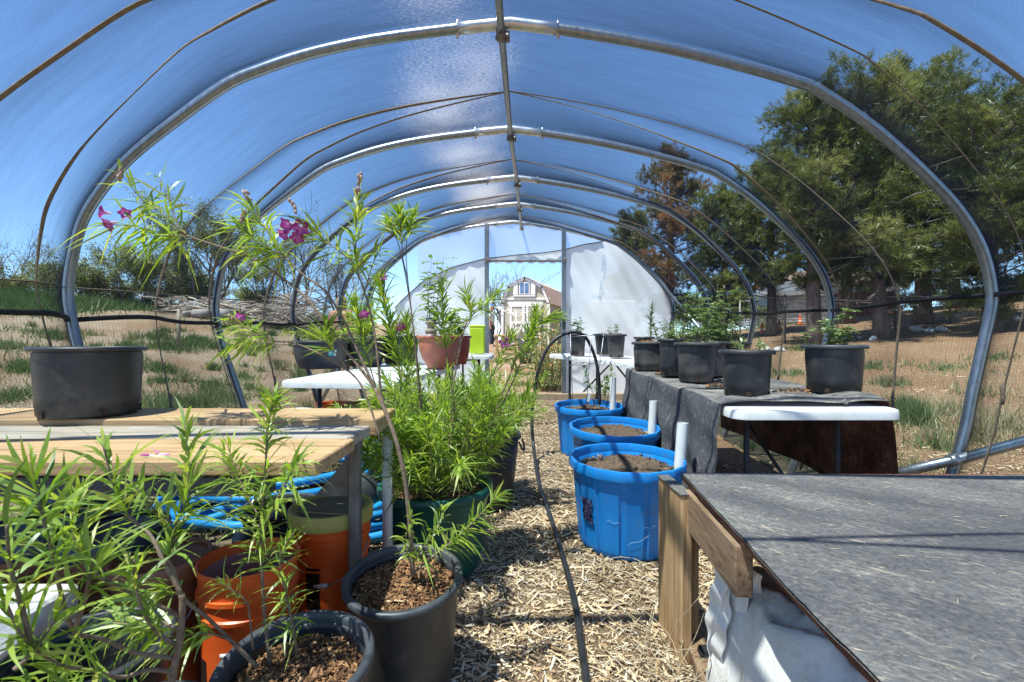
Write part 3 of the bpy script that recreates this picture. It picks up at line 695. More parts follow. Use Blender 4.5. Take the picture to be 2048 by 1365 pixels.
for j, y in enumerate(ysv):
    xl = np.interp(y, [.1, .63, 1.64], [.44, .487, .576])
    xl += .0022 * math.sin(13 * y) + .0008 * math.sin(47 * y + 1) + RNG.normal(0, .0005)
    Xs[j, :, 0] = xl + (2.35 - xl) * xs; Xs[j, :, 1] = y
    Xs[j, :, 2] = .600 + .004 * np.sin(Xs[j, :, 0] * 3.1) * np.cos(y * 4.0) + .0012 * np.exp(-((Xs[j, :, 0] - xl) / .03) ** 2) * (1 + math.sin(11 * y)) - .012 * np.clip((y - 1.60) / .04, 0, 1) ** 2
mb = MB(); mb.grid(Xs); lo = Xs.copy(); lo[..., 2] -= .006
mb.grid(lo[:, ::-1])
mb.build('felt_top', M['felt'], plat)
mb = MB(); c = [(.447, .1), (.494, .63), (.583, 1.632), (2.34, 1.632), (2.34, .1)]
mb.add([(x, y, .593) for x, y in c] + [(x, y, .574) for x, y in c], [[0, 4, 3, 2, 1][::-1], [5, 6, 7, 8, 9][::-1]] + [[i, (i + 1) % 5, 5 + (i + 1) % 5, 5 + i] for i in range(5)]); mb.build('board', M['redply'], plat, False)
mb = MB()
for k in range(140):
    b = np.array([RNG.uniform(.55, 2.2), RNG.uniform(.25, 1.58), 0.]); xl_ = np.interp(b[1], [.1, .63, 1.64], [.44, .487, .576])
    if b[0] < xl_ + .02: continue
    b[2] = .6015 + .004 * math.sin(b[0] * 3.1) * math.cos(b[1] * 4.0); a_ = R(RNG.choice([-33, -50, -10, 60, 5])) + RNG.normal(0, .22); l_ = RNG.uniform(.004, .015); e = np.array([math.cos(a_), math.sin(a_), 0]) * l_; n_ = np.array([-e[1], e[0], 0]) * RNG.uniform(-.18, .18)
    mb.tube([b - e, b + n_, b + e], [.0003, RNG.uniform(.0004, .0009), .0003], 4, cap=False)
prop(mb.build('straw_fibres', M['straw']), kind='stuff')
g0 = lambda x, y: float(G(x, y))
mb = MB(); mb.box((.553, 1.62, .02 + .265), (.036, .215, .545), Matrix.Rotation(R(2), 3, 'Z'), bev=.004); po = mb.build('leg', M['post'], plat, 'auto')
mb = MB(); mb.box((.553, 1.62, .5605), (.044, .222, .006), Matrix.Rotation(R(2), 3, 'Z'), bev=.002); mb.build('felt_cap', M['felt'], po, 'auto')
mb = MB(); mb.box((.603, 1.60, .29), (.036, .05, .52), bev=.004); mb.build('leg', M['post'], plat, 'auto')
mb = MB(); mb.box((.612 - .045, 1.335, .505), (.042, .43, .125), Matrix.Rotation(R(-5), 3, 'Z'), bev=.004); mb.build('joist', M['joist'], plat, 'auto')
mb = MB(); mb.box((1.4, 1.58, .50), (1.5, .04, .13), bev=.004); mb.build('joist', M['joist'], plat, 'auto')
for x in (2.2,):
    mb = MB(); mb.box((x, 1.56, .25), (.09, .09, .5), bev=.004); mb.build('leg', M['post'], plat, 'auto')
mb = MB(); mb.box((1.45, .12, .25), (.09, .09, .5), bev=.004); mb.build('leg', M['post'], plat, 'auto')
mb = MB(); mb.box((.64, 1.32, .06), (.20, .62, .035), Matrix.Rotation(R(-7), 3, 'Z'), bev=.004); mb.build('foot_board', M['joist'], plat, 'auto')
# white tarp slumped under the platform
n = 130; U, Vv = np.meshgrid(np.linspace(0, 1, n), np.linspace(0, 1, n)); 
tx = .545 + .16 * U + .9 * U ** 2; ty = 1.36 - .95 * Vv + .0 * U
tz = .0 + .02 + (.405 - .03 * U) * sst(-.02, .27, U) ** .8 * (1 - .12 * Vv) + .018 * np.sin(13 * U + 9 * Vv) * sst(.05, .3, U) + .012 * np.sin(31 * Vv + 11 * U) + .008 * np.sin(60 * U - 21 * Vv)
from mathutils import noise as mn
rid = np.array([[mn.ridged_multi_fractal((u_ * 2.2 + 1.5 * v_, v_ * 9.0 - 2 * u_, 1.7), 1.0, 2.2, 5, 1.0, 2.0) for u_, v_ in zip(a_, b_)] for a_, b_ in zip(U, Vv)])
tz = tz + .015 * (rid - rid.mean()) * sst(.02, .15, U); tx = tx + .006 * (rid - rid.mean())
mb = MB(); mb.grid(np.stack([tx + .012 * np.sin(17 * Vv), ty, tz], -1)); prop(mb.build('white_tarp', M['tarpwhite']), 'crumpled white plastic tarp slumped under the black platform', 'tarp')
n = 40; U, Vv = np.meshgrid(np.linspace(0, 1, n), np.linspace(0, 1, n))
mb = MB(); mb.grid(np.stack([.548 + .015 * Vv + (.115 - .03 * Vv) * U + .006 * np.sin(9 * Vv + 4 * U) + .004 * np.sin(31 * Vv), 1.34 - .07 * U + .022 * np.sin(14 * U + 3 * Vv) + .012 * np.sin(33 * U - 6 * Vv) - .03 * Vv, .05 + .385 * Vv + .012 * np.sin(9 * U)], -1)); prop(mb.build('folded_plastic_sheet', M['tarpwhite']), 'folded corner of white plastic sheet hanging below the cut end of the joist', 'plastic sheet')
mb = MB()
a, b = np.array([.545, 1.37, .155]), np.array([.80, 1.42, .135]); mb.tube([a, a * .5 + b * .5, b], .0165, 16, cap=False); mb.tube([a + (b - a) * .001, b], .013, 16, cap=False)
prop(mb.build('black_pipe_offcut', M['hoseblack']), 'short black plastic pipe end lying beside the wooden platform leg', 'pipe')

# ------------------------------------------------------------------ blue tubs
def blue_tub(c, D, h, label, tilt=0.0, phase=0.0):
    root = thing('planter_tub', label, 'tub', c, 'blue fluted planter tubs along the path')
    rot = Matrix.Rotation(tilt, 3, 'X'); c = np.array(c, float); Rr = D / 2
    def mod(i, th, z):
        a = (th + phase) * 14 / (2 * np.pi); f = np.abs((a % 1) - .5) * 2
        facet = np.cos(np.pi / 14) / np.cos(((a % 1) - .5) * 2 * np.pi / 14)
        groove = -.05 * np.clip((f - .80) / .10, 0, 1) * (z < h * .86)
        return facet * (1 + groove) 
    pr = [(.001, .004), (Rr * .80, .004), (Rr * .83, .02)] + [(Rr * (.83 + .10 * k), h * k) for k in np.linspace(.08, .86, 9)] + [(Rr * .935, h - .045)]
    mb = MB(); mb.lathe(pr, c, 168, rot=rot, mod=mod)
    mb.lathe([(Rr * .955, h - .035), (Rr * .93, h * .86), (Rr * .89, h * .5), (Rr * .85, h * .2), (.001, h * .18)], c, 168, rot=rot, mod=mod)
    body = mb.build('body', M['bluetub'], root, 'auto')
    mb = MB(); mb.lathe([(Rr * .93, h - .050), (Rr * .995, h - .048), (Rr * 1.0, h - .043), (Rr * 1.0, h - .006), (Rr * .99, h), (Rr * .955, h), (Rr * .945, h - .008), (Rr * .945, h - .04)], c, 112, rot=rot, mod=mod)
    mb.build('rim', M['bluetub'], body, 'auto')
    rs = Rr * .905; zs = h - .062
    mb = MB(); rr = np.linspace(.001, rs, 24); th = np.linspace(0, 2 * np.pi, 73); RR, TH = np.meshgrid(rr, th, indexing='ij')
    Z = zs - .03 + .075 * (1 - (RR / rs) ** 2.2) + .012 * np.sin(3 * TH + 7 * RR / rs) * RR / rs + RNG.normal(0, .0055, RR.shape) * (RR > .02); Z[:, -1] = Z[:, 0]
    p = np.stack([RR * np.cos(TH), RR * np.sin(TH), Z], -1) @ np.array(rot).T; mb.grid(p + c, 0)
    soil_chips(mb, c, rs * .96, zs - .005, 700, .016, rot, 1)
    mb.build('soil', [M['tubsoil'], M['tubchip']], root)
    return root, body, c, rot, Rr, zs
M['tubchip'] = mat('tub_soil_crumb', [(.3, (.8, .8, .8)), (.7, (1, 1, 1))], .95, 60, 3, tint=[(0, (.035, .022, .014)), (.6, (.15, .10, .065)), (.9, (.30, .22, .15)), (1, (.42, .34, .25))])
def pvc(base, top, label):
    mb = MB(); mb.tube([base, top], .027, 20, cap=False); mb.tube([top, base], .0235, 20, cap=False)
    a = np.array(top); prop(mb.build('upright_pipe', M['pvc']), label, 'pipe', 'white pipes standing in the blue tubs')
def tinyplant(root, p, s, n, lm, name='seedling', up=.8):
    mb = MB(); D = RNG.normal(0, 1, (n, 3)); D[:, 2] = np.abs(D[:, 2]) * up + .2; leaves(mb, np.array(p) + RNG.normal(0, s * .12, (n, 3)) * (1, 1, .2), D, s * RNG.uniform(.5, 1.1, n), s * .38 * RNG.uniform(.6, 1.2, n), .4, None, 4); return mb.build(name, lm, root)
zt = .47
t1, tb1, c1, r1, R1, z1 = blue_tub((.577, 2.40, .045), .580, .425, 'front blue tub with torn dark label and cracked scratched side', R(1.5), .1)
t2, tb2, c2, r2, R2, z2 = blue_tub((.668, 3.117, .075), .590, .425, 'middle one of the three blue tubs, with bare soil and no seedlings', R(3), .3)
t3, tb3, c3, r3, R3, z3 = blue_tub((.658, 4.06, .09), .595, .42, 'rear blue tub with wire cage and hose end in its soil', R(2), .2)
# torn label, crack and scratches on the front tub
a0 = math.atan2(-.62, -.78); 
def on_tub(az, z, lift=.003):
    k = z / .425; r = R1 * (.83 + .10 * k) + lift; return np.array(r1) @ np.array([r * math.cos(az), r * math.sin(az), z]) + c1
mb = MB(); nn = 9; g = np.zeros((nn, nn, 3))
for i, zz in enumerate(np.linspace(.15, .26, nn)):
    for j, w in enumerate(np.linspace(-1, 1, nn)):
        g[i, j] = on_tub(R(212) + w * (.12 + .03 * math.sin(i * 2.1) + .02 * math.sin(i * 4.7 + j)), zz + .012 * math.sin(j * 2.3 + i), .004 + .003 * abs(math.sin(i * 1.7 + j * 2.9)))
mb.grid(g); mb.build('torn_label', M['torn'], tb1)
mb = MB(); pts = [on_tub(R(297) + .025 * math.sin(k * 1.9) + .01 * math.sin(k * 5.1), .03 + .27 * k / 12, .0015) for k in range(13)]; mb.tube(spline(pts, 50), np.interp(np.arange(len(spline(pts, 50))), [0, 10, 50], [.0035, .0022, .0010]), 6, flat=.4); mb.build('crack', M['inkblack'], tb1)
for (aa, bb, za, zb) in ((236, 250, .185, .180), (258, 282, .085, .13), (274, 288, .165, .170)):
    mb = MB(); mb.tube([on_tub(R(aa + (bb - aa) * t), za + (zb - za) * t + .004 * math.sin(9 * t), .0008) for t in np.linspace(0, 1, 9)], .0005, 4); mb.build('scratch', M['scratch'], tb1)
for az, rr, s, k, mm in ((250, .45, .035, 7, 'leaf'), (262, .62, .028, 6, 'leaflight'), (232, .55, .022, 6, 'leaflight'), (285, .75, .028, 7, 'leaf'), (330, .40, .05, 22, 'leafgrey'), (318, .62, .03, 10, 'leafgrey'), (200, .5, .025, 6, 'leaf'), (344, .86, .055, 16, 'leafgrey')):
    p = c1 + np.array((math.cos(R(az)) * rr * R1, math.sin(R(az)) * rr * R1, z1 - .005 + .03 * (1 - rr))); tinyplant(t1, p, s, k, M[mm])
for az, rr, s, k in ((205, .6, .07, 18), (190, .75, .06, 14), (225, .5, .05, 12), (160, .6, .06, 12)):
    p = c3 + np.array((math.cos(R(az)) * rr * R3, math.sin(R(az)) * rr * R3, z3)); tinyplant(t3, p, s, k, M['leafdark'])
def at_tub(px, yb, d, zb, yt): 
    a = P(px[0], yb, d); return np.array([a[0], d, zb]), P(px[1], yt, d)
pvc(*at_tub((1357, 1366), 940, 2.34, .36, 846), 'short fat white pipe standing in the front blue tub')
pvc(*at_tub((1303.5, 1307.5), 860, 3.12, .42, 802), 'white pipe standing at the right edge of the middle blue tub')
pvc(*at_tub((1225, 1226), 815, 4.08, .42, 755), 'slim white pipe in the rear blue tub beside the wire cage')
mb = MB(); a = P(1178, 800, 4.0); mb.box(a + (0, 0, .02), (.022, .003, .075), Matrix.Rotation(R(8), 3, 'Y')); prop(mb.build('plant_tag', M['pvc'], None, False), 'small white plant tag stuck in the soil of the rear blue tub', 'plant tag')
cage = thing('tomato_cage', 'thin wire plant cage standing in the rear blue tub', 'plant cage', (.62, 4.1, .48))
for k in range(3):
    a = k * 2.1 + .5; mb = MB(); mb.tube([(.62 + .10 * math.cos(a), 4.1 + .10 * math.sin(a), .40), (.66 + .17 * math.cos(a), 4.1 + .17 * math.sin(a), 1.12)], .0028, 6); mb.build('leg', M['galv'], cage)
for (z, r) in ((.86, .14), (1.10, .17)):
    mb = MB(); th = np.linspace(0, 2 * np.pi, 40); mb.tube(np.stack([.64 + r * np.cos(th), 4.1 + r * np.sin(th), z + .02 * np.cos(th)], 1), .0026, 6); mb.build('ring', M['galv'], cage)
pl = thing('tub_plant', 'thin leafy sapling rising beside the slim white pipe of the rear tub', 'plant', (.78, 4.2, .5))
sm = MB(); lm = MB()
for k in range(5):
    b = np.array([.80 + .05 * math.sin(k * 2), 4.2 + .04 * k, .50]); t = b + np.array((RNG.normal(0, .07), RNG.normal(0, .05), RNG.uniform(.2, .40))); pt = spline([b, (b + t) / 2 + RNG.normal(0, .02, 3), t], 10); sm.tube(pt, .003, 5); clothe(lm, pt, .3, 1, 16, .055, .022, (45, 85), .2)
sm.build('stem', M['twig'], pl); lm.build('foliage', M['leafgrey'], pl)

# black feed hose: along the path, arching over into the rear tub
hz_ = lambda px, d: np.array([(px - 1024) * d / F, d, float(G((px - 1024) * d / F, d)) + .022])
hp = [hz_(1178, 1.35), hz_(1164, 1.55), hz_(1148, 1.85), hz_(1122, 2.25), hz_(1096, 2.75), hz_(1078, 3.2), P(1068, 900, 3.72), P(1064, 850, 3.82), P(1068, 790, 3.88), P(1082, 725, 3.92), P(1106, 683, 3.95), P(1140, 665.5, 3.97), P(1168, 672, 4.0), P(1187, 706, 4.02), P(1197, 750, 4.02), P(1200, 810, 4.02)]
mb = MB(); mb.tube(spline(hp, 110), .0135, 10); prop(mb.build('black_hose', M['hoseblack']), 'black irrigation hose running up the path and arching into the rear blue tub', 'hose')

# ------------------------------------------------------------------ tables
def folding_table(name, label, corner, ax, ay, w, l, z0, z1, group=None):
    """corner: near left (x, y); ax: unit vector across; ay: along; z0, z1 height at the near and far end"""
    root = thing(name, label, 'table', (corner[0], corner[1], float(G(*corner))), group)
    ax = np.array([*ax, 0.]); ay = np.array([*ay, (z1 - z0) / l]); o = np.array([corner[0], corner[1], z0])
    def outline(ins, r=.07):
        pts = []
        for (cx_, cy_, a0) in ((w - r, l - r, 0), (r, l - r, 90), (r, r, 180), (w - r, r, 270)):
            for k in range(7):
                a = R(a0 + 15 * k); pts.append((cx_ + (r - ins) * math.cos(a), cy_ + (r - ins) * math.sin(a)))
        return pts
    lay = [(.0, -.042), (.0, -.012), (.003, -.004), (.010, 0)]; mbx = MB(); V = []
    for ins, dz in lay: V += [o + ax * a + ay * b + (0, 0, dz) for a, b in outline(ins)]
    n = len(outline(0)); f = []
    for i in range(len(lay) - 1): f += [[i * n + j, i * n + (j + 1) % n, (i + 1) * n + (j + 1) % n, (i + 1) * n + j] for j in range(n)]
    f.append([(len(lay) - 1) * n + j for j in range(n)])
    V2 = [o + ax * a + ay * b + (0, 0, -.03) for a, b in outline(.02)]
    f.append([len(lay) * n + j for j in range(n)][::-1]); f += [[j, len(lay) * n + j, len(lay) * n + (j + 1) % n, (j + 1) % n] for j in range(n)]
    mbx.add(np.array(V + V2), f); mbx.build('tabletop', M['tablewhite'], root, 'auto')
    for b in (.22, l - .22):
        lg = MB()
        for a in (.16, w - .16):
            t = o + ax * a + ay * b; lg = MB(); t[2] -= .03; lg.tube([(t[0], t[1], float(G(t[0], t[1])) + .012), t], .0135, 12); lg.build('leg', M['darksteel'], root)
        lg = MB(); p, q = o + ax * .16 + ay * b, o + ax * (w - .16) + ay * b
        for zz in (.16, .5):
            h = (p[2] - float(G(p[0], p[1]))) ; lg.tube([p - (0, 0, h - .10 if zz < .3 else .06), q - (0, 0, h - .10 if zz < .3 else .06)], .010, 8)
        m_ = o + ax * (w / 2) + ay * (l / 2 if b < l / 2 else l / 2); lg.tube([(p + q) / 2 - (0, 0, .42), m_ - (0, 0, .04)], .009, 8); lg.build('brace', M['darksteel'], root)
    return root
folding_table('folding_table', 'white plastic folding table half covered by grey-black cloth on the right', (.985, 2.10), (1, 0), (0, 1), .765, 1.85, .742, .800, 'white folding tables')
u_ = np.array([.13, .99]); u_ /= np.linalg.norm(u_)
folding_table('folding_table', 'white folding table on the left carrying dark pots and the terracotta pot', (-1.47, 2.97), (u_[1], -u_[0]), tuple(u_), .76, 1.75, .80, .83, 'white folding tables')
w_ = np.array([-.47, .88]); w_ /= np.linalg.norm(w_)
folding_table('folding_table', 'white folding table with rounded end at the milky end wall, right of the doorway', (1.08, 4.12), (w_[1], -w_[0]), tuple(w_), .70, 1.45, .855, .905, 'white folding tables')
folding_table('folding_table', 'small low white table under the lime green bin left of the doorway', (-.86, 4.85), (1, 0), (0, 1), .66, .55, .905, .91, 'white folding tables')

# grey black weed cloth over the right table
def weedmat():
    m, nt, out, N = nmat('weathered_weed_cloth'); L = nt.links
    tc = N('TexCoord'); b = N('BsdfPrincipled', Roughness=.7); b.inputs['Specular IOR Level'].default_value = .25
    fac = None
    for ang, sc, lo, hi in (((R(70), 0, 0), (5, 10, 46), .52, .70), ((R(-35), 0, 0), (5, 12, 52), .54, .72), ((R(20), 0, R(30)), (9, 40, 13), .56, .74)):
        mr = N('Mapping', Rotation=ang); L.new(tc.outputs['Object'], mr.inputs[0]); mp = N('Mapping', Scale=sc); L.new(mr.outputs[0], mp.inputs[0]); n = N('TexNoise', Scale=1.3, Detail=6, Roughness=.7, Distortion=1.2); L.new(mp.outputs[0], n.inputs['Vector'])
        c = N('MapRange', i1=lo, i2=hi); L.new(n.outputs['Fac'], c.inputs[0])
        if fac is None: fac = c.outputs[0]
        else:
            mx = N('Math', _operation='MAXIMUM'); L.new(fac, mx.inputs[0]); L.new(c.outputs[0], mx.inputs[1]); fac = mx.outputs[0]
    col = ramp(nt, fac, [(0, (.085, .086, .094)), (.5, (.18, .18, .19)), (1, (.55, .55, .56))])
    du = N('TexNoise', Scale=7, Detail=7); L.new(tc.outputs['Object'], du.inputs['Vector'])
    gn = N('NewGeometry'); sz = N('SeparateXYZ'); L.new(gn.outputs['True Normal'], sz.inputs[0])
    up = N('MapRange', i1=.6, i2=.95); L.new(sz.outputs[2], up.inputs[0])
    dm = N('Math', _operation='MULTIPLY'); L.new(up.outputs[0], dm.inputs[0]); L.new(ramp(nt, du.outputs['Fac'], [(.35, (.15, .15, .15)), (.6, (.85, .85, .85))]), dm.inputs[1])
    mx = N('MixRGB'); L.new(dm.outputs[0], mx.inputs[0]); L.new(col, mx.inputs[1]); mx.inputs[2].default_value = (.33, .30, .27, 1)
    rev = ramp(nt, du.outputs['Fac'], [(.35, (.10, .045, .03)), (.6, (.26, .125, .08)), (.75, (.5, .38, .30))])
    m2 = N('MixRGB'); L.new(gn.outputs['Backfacing'], m2.inputs[0]); L.new(mx.outputs[0], m2.inputs[1]); L.new(rev, m2.inputs[2])
    L.new(m2.outputs[0], b.inputs['Base Color'])
    bu = N('Bump', Strength=.9, Distance=.012); L.new(fac, bu.inputs['Height']); L.new(bu.outputs[0], b.inputs['Normal'])
    L.new(b.outputs[0], out.inputs[0]); return m
M['weed'] = weedmat()
cloth = thing('table_cloth', 'weathered grey-black weed cloth draped over the right table and hanging to the ground', 'cloth', (.97, 3.0, .75))
cs = []   # cross section: left hem up, over the top, down the right
for t in np.linspace(0, 1, 34): cs.append((.955 + .012 * t, .10 + .655 * t, 0))
for t in np.linspace(0, 1, 8)[1:]: cs.append((.967 + .02 * math.sin(t * math.pi / 2), .755 + .005 + .004 * t, 1))
for t in np.linspace(0, 1, 22)[1:]: cs.append((.987 + .765 * t, .764, 1))
for t in np.linspace(0, 1, 20)[1:]: cs.append((1.752 + .014 * min(1, 3 * t), .764 - .50 * t, 2))
cs = np.array(cs); yy = np.linspace(2.20, 4.02, 110); Xs = np.zeros((len(yy), len(cs), 3))
for j, y in enumerate(yy):
    rise = .055 * (y - 2.1) / 1.85; k = cs[:, 2]; x = cs[:, 0].copy(); z = cs[:, 1] + rise
    hang = np.where(k == 0, 1 - (cs[:, 1] - .10) / .655, 0); hr = np.where(k == 2, (.764 - cs[:, 1]) / .5, 0)
    x -= np.sqrt(hang) * (.022 + .020 * np.sin(y * 11 + 1.5 * hang) + .012 * np.sin(y * 23 + 5 * hang) + .012 * np.sin(17 * hang + 5 * y))
    x += hr * (.02 + .02 * np.sin(y * 9))
    z += np.where(k == 1, .004 * np.sin(y * 9 + x * 11) + .003 * np.sin(23 * x - 8 * y), 0)
    fold = math.exp(-((y - 2.275) / .05) ** 2) + .25 * math.exp(-((y - 2.41) / .05) ** 2)
    z += np.where((k == 1) & (x > 1.0), fold * (.010 + .030 * np.exp(-((x - 1.62) / .10) ** 2) + .022 * np.exp(-((x - 1.35) / .16) ** 2) + .006 * np.sin(26 * x)), 0)
    yv = y + np.where(k == 1, fold * .03 * np.sin(8 * x), 0) - hang * .02 * np.sin(5 * y) 
    Xs[j, :, 0] = x; Xs[j, :, 1] = yv; Xs[j, :, 2] = z
mb = MB(); mb.grid(Xs); mb.build('drape', M['weed'], cloth)
for q in (P(1441, 823, 2.23), P(1688, 803, 2.2)):
    mb = MB(); mb.lathe([(.006, 0), (.0065, .004), (.012, .004), (.013, 0)], q + (0, -.012, .0), 20, rot=Matrix.Rotation(R(75), 3, 'X')); mb.build('grommet', M['steel'], cloth)

mb = MB()
for (px, py, d, n, s) in ((1340, 760, 3.45, 260, .10), (1440, 785, 2.75, 120, .08), (1590, 790, 2.5, 70, .10)):
    p = P(px, py, d); zz = .772 + .055 * (d - 2.1) / 1.85
    tm = MB(); soil_chips(tm, (p[0], d, zz - .012), s, .002, n, .016, None, 0); prop(tm.build('spilled_bark', M['bark'], None, False), kind='stuff', label= {1340: 'spill of brown bark on the cloth left of the dark slim pot', 1440: 'small spill of bark between two pots on the cloth', 1590: 'thin scatter of bark behind the front pot on the cloth'}[px], cat='bark spill')

# ------------------------------------------------------------------ nursery pots on the right
def frond_plant(sm, lm, base, h, nst, spread, fl=.09, leaf=.016, dens=1.0, tint=None, wide=.45, dirb=(0, 0)):
    for k in range(nst):
        a = RNG.uniform(0, 2 * np.pi); lean = RNG.uniform(.1, 1) * spread
        b = np.array(base) + np.array((math.cos(a), math.sin(a), 0)) * RNG.uniform(0, .03)
        t = b + np.array((math.cos(a) * lean + dirb[0], math.sin(a) * lean + dirb[1], h * RNG.uniform(.7, 1.1)))
        p = spline([b, b + (t - b) * .45 + RNG.normal(0, .02, 3), t], 14); sm.tube(p, np.linspace(.0035, .0012, len(p)), 5)
        for j in range(int(9 * dens)):
            x = RNG.uniform(.25, 1) * (len(p) - 1); i = min(int(x), len(p) - 2); q = p[i] + (p[i + 1] - p[i]) * (x - i)
            az = RNG.uniform(0, 2 * np.pi); d = np.array((math.cos(az), math.sin(az), RNG.uniform(-.1, .7))); L_ = fl * RNG.uniform(.5, 1.1)
            nl = 9; s_ = np.linspace(.15, 1, nl); pt = q + np.outer(s_ * L_, d / np.linalg.norm(d)); pt[:, 2] -= .25 * L_ * s_ ** 2
            d1 = d / np.linalg.norm(d); side = np.cross(d1, (0, 0, 1.)); side /= np.linalg.norm(side) + 1e-6
            B = np.vstack([pt, pt, pt[-1:]]); D = np.vstack([np.tile(side + .5 * d1, (nl, 1)), np.tile(-side + .5 * d1, (nl, 1)), d1[None]]) + RNG.normal(0, .15, (2 * nl + 1, 3))
            leaves(lm, B, D, leaf * RNG.uniform(.7, 1.2, len(B)), leaf * wide * RNG.uniform(.8, 1.2, len(B)), .2, tint, 3)
def nursery(label, px, d, rim_y, base_z, wpx, taper, soil_drop, plant=None, group='black nursery pots on the right tables', rimm=None, liph=.022, lm='leafgrey', tilt=None, h=None, bark=True, name='potted_seedling', cat='potted plant', m='blackpot', holes=5, ribs=False, dens=1.0):
    x, rt = circ(px - wpx / 2, px + wpx / 2, d); zr = CAMZ - (rim_y - 682.5) * d / F; h = h or zr - base_z
    root = thing(name, label, cat, (x, d, base_z), group)
    body, sm_, rs = lathe_pot(root, (x, d, base_z), rt - .010, (rt - .01) * taper, h, M[m], rimm and M[rimm], lip=.015, liph=liph, soil_z=h - soil_drop, hole_n=holes, ribs=ribs)
    if bark: soil_chips(sm_, (x, d, base_z), rs, h - soil_drop, int(220 * dens), .014, None, 1)
    sm_.build('soil', [M['soil'], M['bark']], root)
    if plant:
        sb, lb = MB(), MB(); plant(sb, lb, np.array((x, d, base_z + h - soil_drop)))
        if sb.n: sb.build('stem', M['twig'], root)
        if lb.n: lb.build('foliage', M[lm], root)
    return root
tz = lambda d: .768 + .055 * (d - 2.1) / 1.85
fp = frond_plant
def stubs(s, l, b):
    for k in range(9):
        a = b + np.array((RNG.uniform(-.11, .11), RNG.uniform(-.08, .08), 0)); t = a + np.array((RNG.normal(0, .03), RNG.normal(0, .03), RNG.uniform(.03, .10))); s.tube([a, (a + t) / 2 + RNG.normal(0, .006, 3), t], .002, 5); clothe(l, [a, (a + t) / 2, t], .3, 1, 7, .026, .012, (30, 80), .2)
nursery('black pot of dry stubby seedlings at the front corner of the grey cloth', 1494, 2.36, 700, tz(2.3) + .004, 113, .86, .02, stubs)
nursery('black pot with thick grey rim and leafy sapling, rightmost on the table', 1670, 2.42, 690, tz(2.42) + .012, 134, .88, .04, lambda s, l, b: (fp(s, l, b + (.0, 0, 0), .21, 3, .03, .06, .017, 1.5), fp(s, l, b + (-.06, 0, 0), .17, 2, .03, .05, .016, .9), fp(s, l, b + (.05, .02, 0), .12, 3, .05, .05, .017, 1.2)), rimm='rimgrey', liph=.02)
nursery('ribbed black pot with sparse greenery between the corner pot and the tall slim pot', 1393, 2.95, 685, tz(2.95) + .004, 87, .84, .02, lambda s, l, b: (fp(s, l, b, .10, 5, .10, .06, .016, 1.0), fp(s, l, b + (.09, .05, 0), .30, 2, .05, .07, .018, 1.4)), ribs=True, m='dustypot')
nursery('tall slim shiny black pot standing behind the ribbed pot', 1349, 3.32, 678, tz(3.3) + .004, 66, .95, .02, lambda s, l, b: fp(s, l, b, .14, 5, .12, .07, .016, 1.2))
nursery('squat wide black pot with a feathery upright seedling at the far end of the cloth', 1302, 3.75, 684, tz(3.75) + .004, 76, .93, .012, lambda s, l, b: (clothe(l, spline([b, b + (0, 0, .15), b + (.01, 0, .31)], 12), .15, 1, 60, .055, .007, (25, 60), .1), s.tube([b, b + (0, 0, .15), b + (.01, 0, .31)], .003, 5), fp(s, l, b + (.07, 0, 0), .16, 4, .05, .05, .014, 1.2)), m='dustypot')
nursery('black pot with bushy pinnate seedlings behind the ribbed pot', 1415, 3.30, 683, tz(3.3) + .004, 84, .9, .02, lambda s, l, b: (fp(s, l, b, .36, 5, .12, .09, .018, 1.6), fp(s, l, b + (.1, 0, 0), .2, 5, .12, .08, .018, 1.4)), m='dustypot')
nursery('black pot with tall airy seedlings near the brace pipe, behind the slim pot', 1378, 3.72, 680, tz(3.7) + .004, 76, .85, .02, lambda s, l, b: (fp(s, l, b, .40, 6, .14, .09, .018, 1.6), fp(s, l, b + (-.08, 0, 0), .22, 4, .12, .08, .016, 1.3)))
nursery('black pot with low spreading seedlings behind the stubby seedlings', 1462, 3.45, 684, tz(3.4) + .004, 80, .85, .02, lambda s, l, b: (fp(s, l, b, .42, 4, .10, .08, .018, 1.4), fp(s, l, b + (-.05, 0, 0), .18, 5, .14, .08, .018, 1.4)))
t2z = lambda d: .855 + .05 * (d - 4.12) / 1.28 + .004
nursery('small translucent-looking grey black pot with a sprig, beside the door post', 1155, 5.0, 668, t2z(5.0), 38, .78, .015, lambda s, l, b: fp(s, l, b, .16, 5, .09, .06, .018, 1.0), 'black nursery pots on the right tables', m='dustypot')
nursery('dark square-shouldered pot with a pale band, at the back of the end table', 1210, 5.15, 668, t2z(5.1), 46, .75, .03, None, name='flower_pot', cat='pot')
nursery('small dusty black pot with a twiggy sprout in front of the banded pot', 1232, 4.75, 669, t2z(4.75), 42, .74, .015, lambda s, l, b: fp(s, l, b, .14, 3, .05, .05, .014, .8), m='dustypot')
nursery('low empty black pot behind the squat wide pot', 1288, 4.45, 674, t2z(4.45), 40, .85, .03, None, bark=False, name='flower_pot', cat='pot')
# ------------------------------------------------------------------ left: empty pots, buckets, hoses
def plainpot(name, label, c, rt, rb, h, m, cat='pot', group=None, soil=None, bark=0, rimm=None, rot=None, holes=5, ribs=False, **kw):
    root = thing(name, label, cat, c, group)
    body, sm_, rs = lathe_pot(root, c, rt, rb, h, m, rimm, soil_z=soil, rot=rot, hole_n=holes, ribs=ribs, **kw)
    if soil is not None:
        if bark: soil_chips(sm_, c, rs, soil, bark, .0115, rot, 1)
        sm_.build('soil', [M['soil'], M['bark']], root)
    return root, body
plainpot('flower_pot', 'wide shallow black pot standing at the back of the plank bench', (-1.588, 1.788, .774), .162, .148, .255, M['blackpot'], rimm=M['blackpot'], liph=.016)

